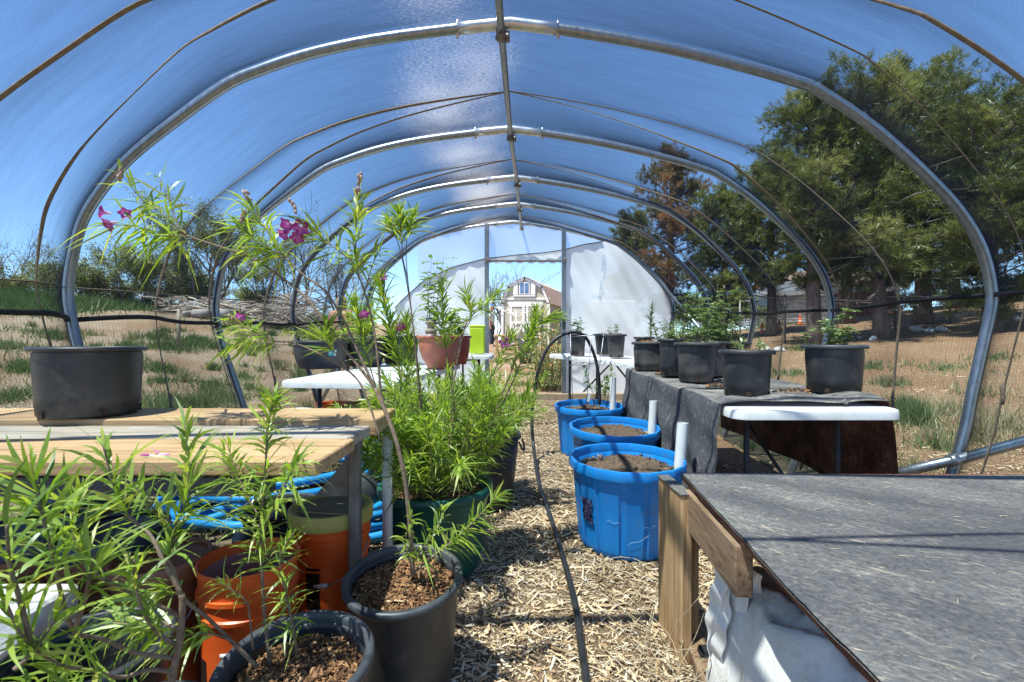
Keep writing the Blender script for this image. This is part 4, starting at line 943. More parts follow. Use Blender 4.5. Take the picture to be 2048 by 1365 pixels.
def handle(root, c, r, z, az, m):
    mb = MB(); p0 = np.array((math.cos(az) * r, math.sin(az) * r, z)); tv = np.array((-math.sin(az), math.cos(az), 0)); rv = np.array((math.cos(az), math.sin(az), 0))
    pts = [np.array(c) + p0 + tv * (.05 * math.cos(t)) + rv * (.012 + .02 * math.sin(t)) - np.array((0, 0, .06 * math.sin(t))) for t in np.linspace(0, np.pi, 14)]
    mb.tube(pts, .006, 8); mb.build('handle', m, root)

def bucket(name, label, px, py, d, D, h, m, stack=0, lid=None, holes=0, group=None, inside=None, cat='bucket', cz=None):
    x = (px - 1024) * d / F; zr = CAMZ - (py - 682.5) * d / F; c = np.array((x, d, zr - h if cz is None else cz)); r = D / 2
    if cz is not None: h = zr - cz
    root = thing(name, label, cat, c, group)
    pr = [(.001, .003), (r * .84, .003), (r * .86, .015)]
    H = h
    for k in (.3, .55): pr.append((r * (.86 + .10 * k), H * k))
    pr += [(r * .935, H * .66), (r * .985, H * .665), (r * .99, H * .69), (r * .945, H * .70), (r * .95, H * .79), (r * 1.0, H * .795), (r * 1.0, H * .825), (r * .955, H * .83), (r * .96, H - .014), (r * 1.02, H - .012), (r * 1.03, H - .004), (r * 1.0, H), (r * .965, H - .002)]
    pr += [(r * (.93 - .07 * (1 - k)), H * k) for k in (.9, .6, .3)] + [(.001, H * .25)]
    mb = MB(); mb.lathe(pr, c, 64); body = mb.build('body', m, root, 'auto')
    if inside:
        mb = MB(); mb.lathe([(r * .912, H * .92), (r * .895, H * .7), (r * .87, H * .45), (.001, H * .42)], c, 48); mb.build('residue', inside, body)
    mb = MB(); az = -2.2
    pts = [c + np.array((r * 1.02 * math.cos(t), r * 1.02 * math.sin(t) - .03 * math.sin((t + .4) * 1.1), H * .76 - .12 * math.sin(t - np.pi))) for t in np.linspace(np.pi, 2 * np.pi, 20)]
    mb.tube(pts, .0022, 6); bh = mb.build('handle', M['galv'], root)
    mb = MB(); q = pts[10]; mb.tube([pts[9], pts[10], pts[11]], .008, 8); mb.build('grip', M['pvc'], bh)
    if lid:
        mb = MB(); mb.lathe([(r * 1.045, H - .038), (r * 1.05, H - .033), (r * 1.05, H + .008), (r * 1.03, H + .013), (r * .97, H + .013), (r * .955, H + .004), (.001, H + .003)], c, 64); ld = mb.build('lid', lid, root, 'auto')
    return root, body, c, r, H
def wrap(body, c, r, H, az, za, zb, wid, m, name, k=1.006):
    """a label that follows the wall of a bucket"""
    g = np.zeros((4, 9, 3))
    for i, z in enumerate(np.linspace(za, zb, 4)):
        rr = r * (.86 + .10 * min(z / H, .62)) * k
        for j, w in enumerate(np.linspace(-.5, .5, 9)): g[i, j] = c + np.array((rr * math.cos(az + w * wid), rr * math.sin(az + w * wid), z))
    mb = MB(); mb.grid(g); return mb.build(name, m, body)
def glyph(body, c, r, H, az, z, s, ch, m, k=1.010):
    """simple block strokes of one letter wrapped on a bucket, reading upwards"""
    strokes = {'H': [(0, 0, .2, 1), (.8, 0, 1, 1), (.2, .4, .8, .6)], 'E': [(0, 0, .2, 1), (.2, 0, 1, .2), (.2, .4, .8, .6), (.2, .8, 1, 1)], 'L': [(0, 0, .2, 1), (.2, 0, 1, .2)], 'F': [(0, 0, .2, 1), (.2, .4, .8, .6), (.2, .8, 1, 1)]}[ch]
    mb = MB()
    for (x0, y0, x1, y1) in strokes:
        q = []
        for (x, y) in ((x0, y0), (x1, y0), (x1, y1), (x0, y1)):
            zz = z + x * s; rr = r * (.86 + .10 * min(zz / H, .62)) * k; a = az - (y - .5) * s * .8 / rr
            q.append(c + np.array((rr * math.cos(a), rr * math.sin(a), zz)))
        mb.add(np.array(q), [[0, 1, 2, 3]])
    mb.build('print', m, body, False)

rt_, bd, c, r, H = bucket('bucket', 'open orange bucket with dried pink residue inside, in front of the bench', 499, 1112, 1.40, .268, .45, M['orange'], inside=M['pinkmud'], cz=.015)
H0 = H
wrap(bd, c, r, H, R(228), .05, .16, .42, M['inkblack'], 'warning_print')
rt_, bd, c, r, H = bucket('bucket', 'orange bucket closed with a dirty yellow lid, beside the metal bench leg', 663, 1016, 1.725, .276, .425, M['orange'], lid=M['yellow'], cz=.022)
ldo = [o for o in rt_.children if o.name.startswith('lid')][0]
mb = MB(); mb.lathe([(.001, H + .0075), (r * .80, H + .0065), (r * .84, H + .0062)], c, 40); mb.build('dirt', M['liddirt'], ldo)
mb = MB(); mb.tube([c + np.array((-.12, -.06, H + .012)), c + np.array((0, -.085, H + .011)), c + np.array((.12, -.10, H + .010))], .0025, 5); prop(mb.build('twig', M['plank']), 'thin pale twig lying across the dirty yellow bucket lid', 'twig')
fr = math.atan2(-c[1], -c[0])
wrap(bd, c, r, H, fr - .50, .12, .245, .40, M['inkblack'], 'warning_print')
wrap(bd, c, r, H, fr - .50, .252, .275, .40, M['inkblack'], 'warning_print')
for k in range(9): wrap(bd, c, r, H, fr + .62, .10 + k * .026, .118 + k * .026, .16, M['inkwhite'], 'white_print') if k % 4 else None
# brown buckets with navy lids under the bench
def brown(label, px, py, d, D, h, m, lid, lab=True, cz=None):
    rt_, bd, c, r, H = bucket('bucket', label, px, py, d, D, h, m, lid=lid, cz=cz)
    if lab:
        fr = math.atan2(-c[1], -c[0]); lb = wrap(bd, c, r, H, fr + .05, H * .48, H * .60, .50, M['labelwhite'], 'label')
        for k in range(11): wrap(lb, c, r, H, fr - .13 + k * .036, H * .535, H * .585, .010 + .012 * ((k * 7) % 3), M['inkblack'], 'barcode', 1.012)
brown('beige bucket under a domed navy lid, farthest back beneath the bench', 180, 985, 1.80, .32, .47, M['beige'], M['navy'], False, .02)
brown('brown bucket with navy lid and a white barcode label facing front', 222, 1062, 1.47, .29, .46, M['brownbucket'], M['navy'], True, .01)
brown('brown bucket with a white label, leftmost under the bench', 70, 1060, 1.46, .30, .46, M['brownbucket'], M['navy'], True, .01)
brown('lidded brown bucket between the labelled brown bucket and the open orange bucket', 325, 1118, 1.40, .24, .40, M['brownbucket'], M['brownbucket'], False, .01)
mb = MB(); a = P(88, 1158, 1.16); mb.box((-1.275, 1.17, .215), (.30, .14, .41), bev=.008); prop(mb.build('foam_box', M['tarpwhite'], None, 'auto'), 'plain white foam box standing at the lower left among the pots', 'box')
q = P(405, 1085, 1.86); plainpot('flower_pot', 'empty black pot tipped over beneath the bench beside the blue hose coil', (q[0] + .10, 1.98, .13), .15, .12, .24, M['blackpot'], rot=Matrix.Rotation(R(62), 3, 'Y') @ Matrix.Rotation(R(-20), 3, 'X'))
q = P(230, 1205, 1.08); plainpot('flower_pot', 'empty ribbed black pot in front of the white foam box', (q[0] - .02, 1.03, .02), .15, .125, .37, M['blackpot'], ribs=True)
q = P(545, 1035, 2.02); plainpot('flower_pot', 'dusty black pot standing in the shade behind the open orange bucket', (q[0], 2.1, .03), .155, .13, .30, M['blackpot'], rimm=M['rimgrey'])
q = P(655, 1000, 2.3); plainpot('flower_pot', 'grey-rimmed black pot lying behind the yellow-lidded bucket', (q[0], 2.35, .16), .13, .11, .24, M['rimgrey'], rot=Matrix.Rotation(R(-70), 3, 'X') @ Matrix.Rotation(R(20), 3, 'Y'))

def coil(label, name, cx, cy, R0, dr, turns, z0, dz, rt, m, seed, ex=1.0):
    rg = np.random.default_rng(seed); n = int(turns * 26); t = np.linspace(0, turns * 2 * np.pi, n)
    rad = R0 + dr * np.sin(t * .37 + 1) + dr * .5 * np.sin(t * 1.13); x = cx + ex * rad * np.cos(t) + .03 * np.sin(t * .21 + 2); y = cy + rad * np.sin(t) + .04 * np.sin(t * .17)
    z = G(x, y) + rt + z0 + dz * t / t[-1] + .015 * np.sin(t * 1.7)
    mb = MB(); mb.tube(np.stack([x, y, z], 1), rt, 10); return prop(mb.build(name, m), label, 'hose')
coil('thick bright blue hose lying in a wide heap of coils behind the bench', 'blue_hose', -1.36, 3.02, .54, .19, 5.6, 0, .26, .0225, M['hoseblue'], 3, 1.12)
coil('small loose loop of blue hose at the left end of the blue heap', 'blue_hose', -1.66, 2.60, .20, .05, 3.2, 0, .12, .0225, M['hoseblue'], 11)
coil('bundle of black hose coiled inside the blue hose', 'black_hose', -1.02, 2.62, .30, .07, 4.3, .03, .13, .016, M['hoseblack'], 5)
coil('blue hose coiled on the ground just right of the metal bench leg', 'blue_hose', -.78, 2.52, .27, .05, 5.2, 0, .17, .0215, M['hoseblue'], 8)

# things on and under the left table
zt1 = lambda d: .80 + .03 * (d - 2.97) / 1.75 + .004
def lpot(label, px, d, rim_y, base_y, wpx, m, plantf=None, lm='leaf', name='flower_pot', taper=.80, bz=None, bow=.010):
    x, rt = circ(px - wpx / 2, px + wpx / 2, d); zr = CAMZ - (rim_y - 682.5) * d / F; z0 = zt1(d) if bz is None else bz; h = zr - z0
    root = thing(name, label, 'potted plant' if plantf else 'pot', (x, d, z0)); body, sm_, rs = lathe_pot(root, (x, d, z0), rt, rt * taper, h, m, soil_z=h - .03 if plantf else None, hole_n=0, ribs=False, bow=bow)
    if plantf:
        sm_.build('soil', [M['soil'], M['bark']], root); sb, lb = MB(), MB(); plantf(sb, lb, np.array((x, d, z0 + h - .03)))
        if sb.n: sb.build('stem', M['twig'], root)
        if lb.n: lb.build('foliage', M[lm], root)
    return root, body, (x, d, z0), rt, h
def willowlet(s, l, b, n=6, h=.3, L=.09, sp=.12):
    for k in range(n):
        t = b + np.array((RNG.normal(0, sp), RNG.normal(0, sp * .6), h * RNG.uniform(.6, 1.1))); p = spline([b, (b + t) / 2 + RNG.normal(0, .02, 3), t], 10); s.tube(p, np.linspace(.004, .0015, len(p)), 5); clothe(l, p, .2, 1, 38, L, .010, (25, 60), .3)
rt_, bd, c, rr, hh = lpot('dark grey pot bulging at the waist with a teal sticker, on the left table', 641, 3.95, 682, 735, 112, M['rimgrey'], lambda s, l, b: willowlet(s, l, b + (.03, 0, 0), 8, .16, .08, .16))
az = math.atan2(-c[1], -c[0]) + .42
g = np.zeros((3, 5, 3))
for i, z in enumerate((.48, .58, .68)):
    k = rr * (.80 + .20 * z) + .010 * math.sin(math.pi * z) + .0025
    for j, w in enumerate(np.linspace(-.16, .16, 5)): g[i, j] = np.array(c) + (k * math.cos(az + w), k * math.sin(az + w), z * hh)
mb = MB(); mb.grid(g); st = mb.build('sticker', M['teal'], bd)
g2 = g[:, 3:] * 1.0; mb = MB(); mb.grid(g2 + np.array((-.001, -.002, 0))); mb.build('barcode', M['labelwhite'], st)
mb = MB(); q = g[1, 1]; mb.lathe([(.001, 0), (.010, 0)], q + (-.001, -.002, .002), 14, rot=Matrix.Rotation(az, 3, 'Z') @ Matrix.Rotation(R(90), 3, 'Y')); mb.build('emblem', M['labelwhite'], st)
lpot('black pot of willow seedlings behind the stickered pot on the left table', 727, 4.25, 676, 728, 88, M['blackpot'], lambda s, l, b: willowlet(s, l, b, 9, .34, .10, .13))
lpot('black pot partly hidden by willow leaves, between the seedlings and the terracotta pot', 800, 4.45, 672, 726, 74, M['blackpot'], lambda s, l, b: willowlet(s, l, b, 6, .22, .09, .12))
lpot('terracotta coloured pot with light pinnate greenery at the right end of the left table', 880, 3.98, 672, 740, 88, M['terracotta'], lambda s, l, b: (frond_plant(s, l, b + (-.05, 0, 0), .70, 5, .14, .12, .022, 1.6, None, .65), frond_plant(s, l, b + (.06, 0, 0), .26, 6, .14, .08, .02, 1.2, None, .7)), 'leaflight', taper=.60, bow=.02)
lpot('deep red pot with low leafy herbs behind the terracotta pot', 916, 4.45, 672, 720, 50, M['redpot'], lambda s, l, b: frond_plant(s, l, b, .20, 8, .14, .07, .02, 1.1, None, .75), 'leaflight', taper=.68)
root = thing('garden_lantern', 'tiny pale stacked lantern ornament in the terracotta pot', 'ornament', tuple(P(862, 660, 3.92)))
a = P(862, 668, 3.92); mb = MB(); mb.lathe([(.001, 0), (.045, 0), (.05, .035), (.030, .045), (.030, .075), (.048, .082), (.04, .11), (.001, .115)], a, 20); mb.build('body', M['beige'], root)
mb = MB(); mb.lathe([(.042, .111), (.03, .125), (.001, .135)], a, 20); mb.build('cap', M['navy'], root)
a = P(955, 705, 5.1); mb = MB()
for (z0, z1, w) in ((0, .28, .080), (.28, .305, .088)): mb.box((a[0], 5.1, .915 + (z0 + z1) / 2), (w * 2, .14, z1 - z0), bev=.01)
root = thing('bin', 'lime green square bin by the left door post', 'bin', (a[0], 5.1, .915)); mb.build('body', M['lime'], root, 'auto')
bucket('bucket', 'orange bucket on the ground under the left table', 668, 806, 4.1, .30, .36, M['orange'], cz=float(G(-1.5, 4.1)) + .03)
bucket('bucket', 'yellow bucket on the ground beside the orange one under the left table', 722, 806, 3.95, .28, .36, M['yellow'], cz=float(G(-1.2, 3.95)) + .02)
plainpot('flower_pot', 'blue tub on the ground in the shade under the left table', (-.98, 4.15, float(G(-.98, 4.15)) + .01), .20, .17, .34, M['bluetub'], holes=0)
mb = MB(); a = P(545, 790, 3.9); mb.lathe([(.14, 0), (.15, .30), (.16, .31), (.13, .31), (.12, .02)], (a[0], 4.3, float(G(a[0], 4.3)) + .005), 24); prop(mb.build('white_bucket', M['pvc']), 'white bucket in the weeds behind the near left corner of the left table', 'bucket')

# ------------------------------------------------------------------ desert willows
def PP(a): return np.array([P(*q) for q in a])
def stem_px(sm, pts, r0, r1, n=30):
    p = spline(PP(pts), n); sm.tube(p, np.linspace(r0, r1, len(p)), 7); return p
def stem_w(sm, pts, r0, r1, n=24):
    p = spline(pts, n); sm.tube(p, np.linspace(r0, r1, len(p)), 6); return p
def buds(root, p, d, n=9, s=.010):
    mb = MB(); d = np.array(d) / np.linalg.norm(d)
    for k in range(n):
        q = p + d * (.004 * k) + RNG.normal(0, .005, 3); mb.lathe([(.0005, 0), (s * .42, s * .5), (s * .3, s), (.0005, s * 1.3)], q, 7, rot=Vector(d).to_track_quat('Z', 'Y').to_matrix())
    mb.build('bud', M['bud'], root)
M['bud'] = mat('pale_bud', [(.3, (.30, .20, .17)), (.7, (.50, .34, .30))], .6, 60, 3)

# plant in the black pot at the path edge: tall arching leader
rA, bA = plainpot('potted_willow', 'tall desert willow with arching flowering stems in the black pot nearest the path', (-.320, 1.44, .03), .162, .138, .335, M['blackpot'], 'potted plant', rimm=M['rimgrey'], soil=.285, bark=2200, ribs=True, rot=Matrix.Rotation(R(7), 3, 'X'))
sm, lm = MB(), MB()
A1 = stem_px(sm, [(826, 1150, 1.40), (822, 1080, 1.40), (816, 1010, 1.40), (808, 950, 1.405), (794, 888, 1.41), (771, 824, 1.43), (750, 777, 1.45)], .0072, .0062)
A2 = stem_px(sm, [(750, 777, 1.45), (724, 742, 1.47), (689, 698, 1.49), (651, 645, 1.51), (610, 595, 1.53), (560, 553, 1.55), (500, 515, 1.57), (440, 494, 1.58), (392, 478, 1.59), (350, 462, 1.60)], .0052, .0028, 50)
for tip, n, f in (([(372, 470, 1.59), (320, 425, 1.60), (280, 395, 1.60), (246, 352, 1.60)], 30, .05), ([(360, 466, 1.59), (345, 420, 1.62), (332, 385, 1.64), (318, 352, 1.66)], 24, .1), ([(380, 474, 1.59), (330, 470, 1.57), (280, 455, 1.56), (212, 448, 1.55)], 30, .05), ([(390, 480, 1.59), (350, 480, 1.62), (310, 470, 1.65), (268, 450, 1.68)], 20, .1)):
    t = stem_px(sm, tip, .0022, .001, 14); clothe(lm, t, f, 1, int(n*.8), .13, 0.0098, (25, 70), .55)
A3 = stem_px(sm, [(750, 777, 1.45), (742, 759, 1.45), (721, 715, 1.46), (693, 652, 1.48), (675, 619, 1.49), (649, 581, 1.50), (605, 549, 1.52), (573, 517, 1.53)], .0045, .0026, 36)
for tip, n in (([(573, 517, 1.53), (545, 480, 1.54), (520, 440, 1.55), (492, 402, 1.56)], 46), ([(565, 510, 1.53), (530, 495, 1.52), (500, 470, 1.51), (478, 445, 1.50)], 34), ([(573, 517, 1.53), (540, 512, 1.56), (510, 505, 1.58)], 22)):
    t = stem_px(sm, tip, .0022, .001, 14); clothe(lm, t, .03, 1, n, .115, 0.0090, (25, 65), .5)
A4 = stem_px(sm, [(771, 824, 1.43), (762, 785, 1.44), (756, 724, 1.44), (749, 666, 1.45), (737, 610, 1.46), (722, 564, 1.47), (712, 531, 1.47), (713, 446, 1.48), (719, 385, 1.49)], .0042, .0016, 40)
clothe(lm, A4, .68, 1, 62, .095, 0.0083, (25, 65), .35); 
t = stem_px(sm, [(712, 531, 1.47), (678, 502, 1.46), (649, 482, 1.45), (606, 446, 1.44)], .0024, .001, 14); clothe(lm, t, .1, 1, 36, .11, 0.0094, (30, 75), .5)
t = stem_px(sm, [(728, 590, 1.47), (745, 530, 1.45), (760, 500, 1.44)], .0018, .001, 10); clothe(lm, t, .2, 1, 16, .085, 0.0078, (30, 70), .4)
t = stem_px(sm, [(760, 880, 1.43), (735, 800, 1.46), (700, 745, 1.48), (600, 690, 1.54), (545, 682, 1.57), (500, 660, 1.59), (470, 640, 1.6)], .0034, .0014, 30); clothe(lm, t, .68, 1, 50, .085, 0.0086, (30, 75), .55)
t = stem_px(sm, [(600, 690, 1.54), (560, 690, 1.55), (500, 684, 1.57), (460, 690, 1.58)], .0018, .001, 12); clothe(lm, t, .3, 1, 24, .085, 0.0086, (30, 75), .6)
t = stem_px(sm, [(700, 745, 1.48), (672, 708, 1.47), (650, 680, 1.46), (655, 650, 1.46)], .002, .001, 10); clothe(lm, t, .35, 1, 34, .085, 0.0071, (25, 70), .2)
t = stem_px(sm, [(828, 1146, 1.40), (870, 1110, 1.42), (920, 1070, 1.44), (960, 1030, 1.45), (1000, 985, 1.46)], .0034, .0014, 18); clothe(lm, t, .30, 1, 70, .075, 0.0071, (35, 75), .4)
t = stem_px(sm, [(824, 1130, 1.40), (850, 1090, 1.36), (872, 1060, 1.34), (888, 1010, 1.33)], .002, .001, 12); clothe(lm, t, .1, 1, 46, .07, 0.0071, (30, 75), .4)
t = stem_px(sm, [(826, 1142, 1.41), (812, 1100, 1.40), (815, 1060, 1.38), (826, 1030, 1.37)], .002, .001, 12); clothe(lm, t, .1, 1, 26, .06, 0.0078, (35, 80), .5)
sm.build('stem', M['stem'], rA); lm.build('foliage', M['leaf'], rA)
for q, d, s in (((588, 448, 1.44), (-.45, -.8, -.35), .022), ((602, 450, 1.43), (.3, -.8, -.45), .024), ((580, 462, 1.45), (-.5, -.6, -.6), .020), ((598, 466, 1.44), (.1, -.7, -.7), .020), ((222, 428, 1.55), (-.8, -.5, .1), .020), ((234, 444, 1.55), (-.4, -.7, -.5), .022), ((250, 432, 1.57), (.5, -.6, .1), .018), ((480, 636, 1.6), (.4, -.8, -.1), .018)): flower(rA, P(*q), d, s)
for q in ((238, 362, 1.6), (500, 405, 1.55), (590, 428, 1.44), (722, 372, 1.49), (716, 400, 1.49), (486, 450, 1.5), (462, 655, 1.6)): buds(rA, P(*q), (RNG.normal(0, .4), -.2, 1), 8, .013)

# plant in the front pot (cut by the frame): two leafy uprights and long bare branches to the left
rB, bB = plainpot('potted_willow', 'bushy young willow in the black pot at the bottom centre of the picture', (-.461, 1.05, .025), .149, .126, .350, M['blackpot'], 'potted plant', rimm=M['rimgrey'], soil=.290, bark=2600, ribs=True, rot=Matrix.Rotation(R(6), 3, 'X'))
sm, lm = MB(), MB()
t = stem_px(sm, [(540, 1330, 1.04), (530, 1240, 1.05), (524, 1150, 1.06), (520, 1060, 1.06), (530, 960, 1.07), (535, 860, 1.08), (548, 795, 1.09)], .0045, .0016, 40); clothe(lm, t, .35, 1, 122, .10, 0.0076, (30, 75), .55)
t2 = stem_px(sm, [(524, 1080, 1.06), (548, 1010, 1.04), (575, 960, 1.03), (596, 925, 1.02)], .002, .001, 12); clothe(lm, t2, .1, 1, 33, .085, 0.0072, (30, 75), .5)
t2 = stem_px(sm, [(522, 1040, 1.06), (490, 985, 1.08), (468, 930, 1.1), (455, 890, 1.11)], .002, .001, 12); clothe(lm, t2, .1, 1, 33, .09, 0.0072, (30, 75), .5)
t2 = stem_px(sm, [(535, 1000, 1.07), (470, 960, 1.12), (440, 900, 1.15)], .002, .001, 10); clothe(lm, t2, .2, 1, 21, .085, 0.0072, (30, 75), .5)
t = stem_px(sm, [(595, 1310, 1.05), (585, 1250, 1.03), (570, 1180, 1.02), (560, 1120, 1.01), (585, 1065, 1.0)], .003, .0012, 20); clothe(lm, t, .1, 1, 60, .065, 0.0061, (35, 80), .4)
t = stem_px(sm, [(506, 1300, 1.0), (500, 1240, .99), (493, 1205, .98), (470, 1185, .97), (440, 1165, .96)], .0024, .0012, 14); clothe(lm, t, .4, 1, 24, .05, 0.0043, (30, 75), .5, .85)
t = stem_px(sm, [(515, 1335, 1.0), (470, 1290, .98), (418, 1239, .95), (369, 1198, .92), (345, 1135, .92), (336, 1112, .92), (352, 1050, .93), (372, 1000, .94), (378, 940, .95), (370, 850, .96)], .0044, .0012, 40); clothe(lm, t, .52, 1, 69, .10, 0.0083, (25, 70), .4)
t2 = stem_px(sm, [(352, 1050, .93), (320, 1030, .90), (290, 1000, .88), (262, 960, .88)], .002, .001, 10); clothe(lm, t2, .1, 1, 21, .09, 0.0079, (25, 70), .4)
t2 = stem_px(sm, [(369, 1198, .92), (330, 1180, .9), (290, 1195, .88), (262, 1180, .87)], .002, .001, 10); clothe(lm, t2, .1, 1, 31, .07, 0.0072, (25, 70), .4)
t2 = stem_px(sm, [(480, 1290, .98), (430, 1270, .95), (380, 1270, .93), (330, 1285, .92)], .0018, .001, 10); clothe(lm, t2, .3, 1, 28, .06, 0.0065, (25, 70), .4)
sm.build('stem', M['stem'], rB); lm.build('foliage', M['leaf'], rB)

# big near plant at the far left, in a pot out of sight below
rC, bC = plainpot('potted_willow', 'large leafed willow close to the camera in the lower left corner', (-.66, .78, .01), .165, .14, .36, M['blackpot'], 'potted plant', rimm=M['rimgrey'], soil=.27, bark=500, ribs=True)
sm, lm = MB(), MB()
t = stem_px(sm, [(338, 1420, .76), (345, 1350, .76), (353, 1315, .76), (361, 1264, .76), (365, 1207, .76), (363, 1190, .76)], .0062, .0045, 20)
for pts, f, n, L, W in (([(363, 1235, .76), (308, 1207, .74), (226, 1168, .71), (174, 1135, .69), (150, 1080, .68), (146, 1040, .68), (150, 1000, .68)], .5, 56, .078, .0105),
                        ([(350, 1318, .76), (270, 1305, .72), (205, 1278, .68), (148, 1262, .65), (120, 1180, .62), (105, 1110, .61), (86, 1037, .60), (78, 998, .60), (62, 930, .60)], .55, 60, .085, .012),
                        ([(345, 1345, .76), (300, 1340, .73), (240, 1355, .70), (180, 1340, .66), (120, 1330, .6), (50, 1280, .55), (10, 1200, .53)], .4, 50, .08, .011),
                        ([(360, 1260, .76), (320, 1245, .78), (270, 1250, .8), (225, 1246, .82)], .1, 60, .065, .009),
                        ([(363, 1190, .76), (330, 1130, .76), (300, 1070, .77), (262, 1038, .78), (244, 1010, .78), (223, 957, .78), (206, 890, .79)], .42, 42, .095, .0115),
                        ([(353, 1290, .76), (320, 1270, .74), (290, 1230, .72), (270, 1170, .71), (268, 1120, .70)], .3, 50, .075, .0105),
                        ([(148, 1262, .65), (170, 1200, .64), (180, 1150, .63), (190, 1110, .63)], .1, 30, .07, .011),
                        ([(62, 1290, .56), (40, 1200, .54), (20, 1130, .53), (14, 1050, .52)], .2, 34, .08, .012),
                        ([(340, 1400, .76), (280, 1395, .74), (200, 1385, .7), (120, 1390, .66), (60, 1370, .62)], .2, 60, .07, .010),
                        ([(30, 1340, .55), (70, 1300, .56), (110, 1240, .57)], .1, 26, .07, .011)):
    t = stem_px(sm, pts, .0035, .0014, 34); clothe(lm, t, f, 1, int(n * .78), L * 1.05, W * .58, (25, 70), .35)
base = np.array((-.66, .78, .28)); stem_w(sm, [base, P(338, 1420, .76)], .0066, .0062, 6)
sm.build('stem', M['stem'], rC); lm.build('foliage', M['leaf'], rC)

# green half barrel with the big bush, and the handled black pot behind it
rD, bD = plainpot('potted_shrub', 'dense bright green willow bush in a wide green pot', (-.346, 2.16, .03), .243, .195, .375, M['greenpot'], 'potted plant', soil=.315, bark=500, holes=0, rimm=M['greenpot'], lip=.016, liph=.035)
def bush(root, c, r0, specs, nrand, h, spread, L, W, nl, tint=None, lmname='leaf', skew=(0, 0)):
    sm, lm = MB(), MB()
    for pts, f, n, LL, WW in specs:
        b = np.array(c) + RNG.normal(0, r0 * .3, 3) * (1, 1, 0); p = spline(np.vstack([b, PP(pts)]), 30); sm.tube(p, np.linspace(.0042, .0014, len(p)), 6); clothe(lm, p, f, 1, n, LL, WW, (22, 62), .3)
    for k in range(nrand):
        a = RNG.uniform(0, 2 * np.pi); q = RNG.uniform(0, 1) ** .6; b = np.array(c) + np.array((math.cos(a), math.sin(a), 0)) * r0 * q
        l = spread * q * RNG.uniform(.6, 1.1); t = b + np.array((math.cos(a) * l + skew[0], math.sin(a) * l + skew[1], h * RNG.uniform(.45, 1.0) * (1 - .25 * q)))
        p = spline([b, b + (t - b) * .5 + (0, 0, .06) + RNG.normal(0, .02, 3), t], 14); sm.tube(p, np.linspace(.003, .001, len(p)), 5); clothe(lm, p, .12, 1, nl, L, W, (25, 65), .35, tint)
    sm.build('stem', M['stem'], root); lm.build('foliage', M[lmname], root)
bush(rD, (-.352, 2.16, .34), .19, [
    ([(845, 880, 2.1), (841, 824, 2.1), (832, 712, 2.1), (824, 633, 2.1), (815, 560, 2.1), (806, 517, 2.1), (802, 455, 2.1), (800, 425, 2.1)], .80, 90, .11, .0082),
    ([(806, 525, 2.1), (790, 480, 2.08), (770, 440, 2.06)], .78, 34, .11, .0082) if False else ([(845, 890, 2.12), (838, 760, 2.11), (822, 620, 2.1), (800, 500, 2.09), (776, 440, 2.08)], .88, 44, .11, .0082),
    ([(845, 890, 2.12), (838, 760, 2.11), (822, 620, 2.1), (812, 500, 2.12), (826, 430, 2.13)], .88, 44, .11, .0082),
    ([(806, 882, 2.2), (800, 747, 2.2), (785, 680, 2.2), (769, 610, 2.2), (760, 560, 2.2)], .42, 170, .12, .0082),
    ([(790, 890, 2.25), (760, 800, 2.25), (730, 700, 2.25), (716, 640, 2.25), (708, 600, 2.25)], .5, 120, .11, .0082),
    ([(830, 880, 2.2), (812, 780, 2.2), (820, 700, 2.2), (812, 640, 2.2)], .45, 110, .11, .0082),
    ([(907, 824, 2.2), (897, 736, 2.2), (888, 660, 2.2), (884, 560, 2.2)], .62, 84, .13, .0082),
    ([(902, 800, 2.2), (908, 724, 2.2), (921, 673, 2.2), (943, 634, 2.2), (932, 582, 2.2)], .76, 44, .11, .0082),
    ([(921, 690, 2.2), (943, 634, 2.2), (970, 612, 2.2), (996, 585, 2.2)], .62, 44, .11, .0082),
    ([(964, 891, 2.2), (1014, 789, 2.25), (1055, 695, 2.3), (1075, 650, 2.3), (1108, 632, 2.3)], .45, 110, .10, .0082),
    ([(960, 880, 2.2), (1000, 800, 2.25), (1040, 700, 2.3), (1064, 660, 2.3), (1072, 622, 2.3)], .5, 90, .10, .0082),
    ([(940, 850, 2.2), (980, 760, 2.2), (1010, 700, 2.2), (1024, 670, 2.2)], .35, 90, .10, .0082),
    ([(950, 900, 2.15), (1000, 860, 2.1), (1035, 830, 2.1), (1060, 770, 2.1)], .35, 90, .10, .0082)], 74, .66, .28, .10, .0078, 52, skew=(-.02, 0))
flower(rD, P(1002, 688, 2.2), (.2, -.4, .1), .026); flower(rD, P(775, 560, 2.2), (-.4, -.3, .3), .020); flower(rD, P(800, 645, 2.2), (.1, -.4, -.5), .024); flower(rD, P(724, 626, 2.25), (.3, -.4, -.2), .024)
rE, bE = plainpot('potted_shrub', 'feathery green shrub in a tall black pot with side handles behind the green pot', (-.17, 2.90, .055), .215, .17, .43, M['blackpot'], 'potted plant', soil=.38, bark=200, holes=0)
for a in (R(-12), R(190)): handle(bE, (-.17, 2.90, .055), .215, .40, a, M['blackpot'])
bush(rE, (-.17, 2.90, .43), .15, [], 44, .56, .24, .09, .0072, 50, .6)
rF, bF = plainpot('potted_shrub', 'willow bush in a black pot hidden behind the terracotta table end', (-.52, 2.75, .05), .19, .15, .40, M['navy'], 'potted plant', soil=.34, bark=150, holes=0)
bush(rF, (-.52, 2.75, .38), .14, [], 36, .56, .22, .095, .0078, 50, .55)
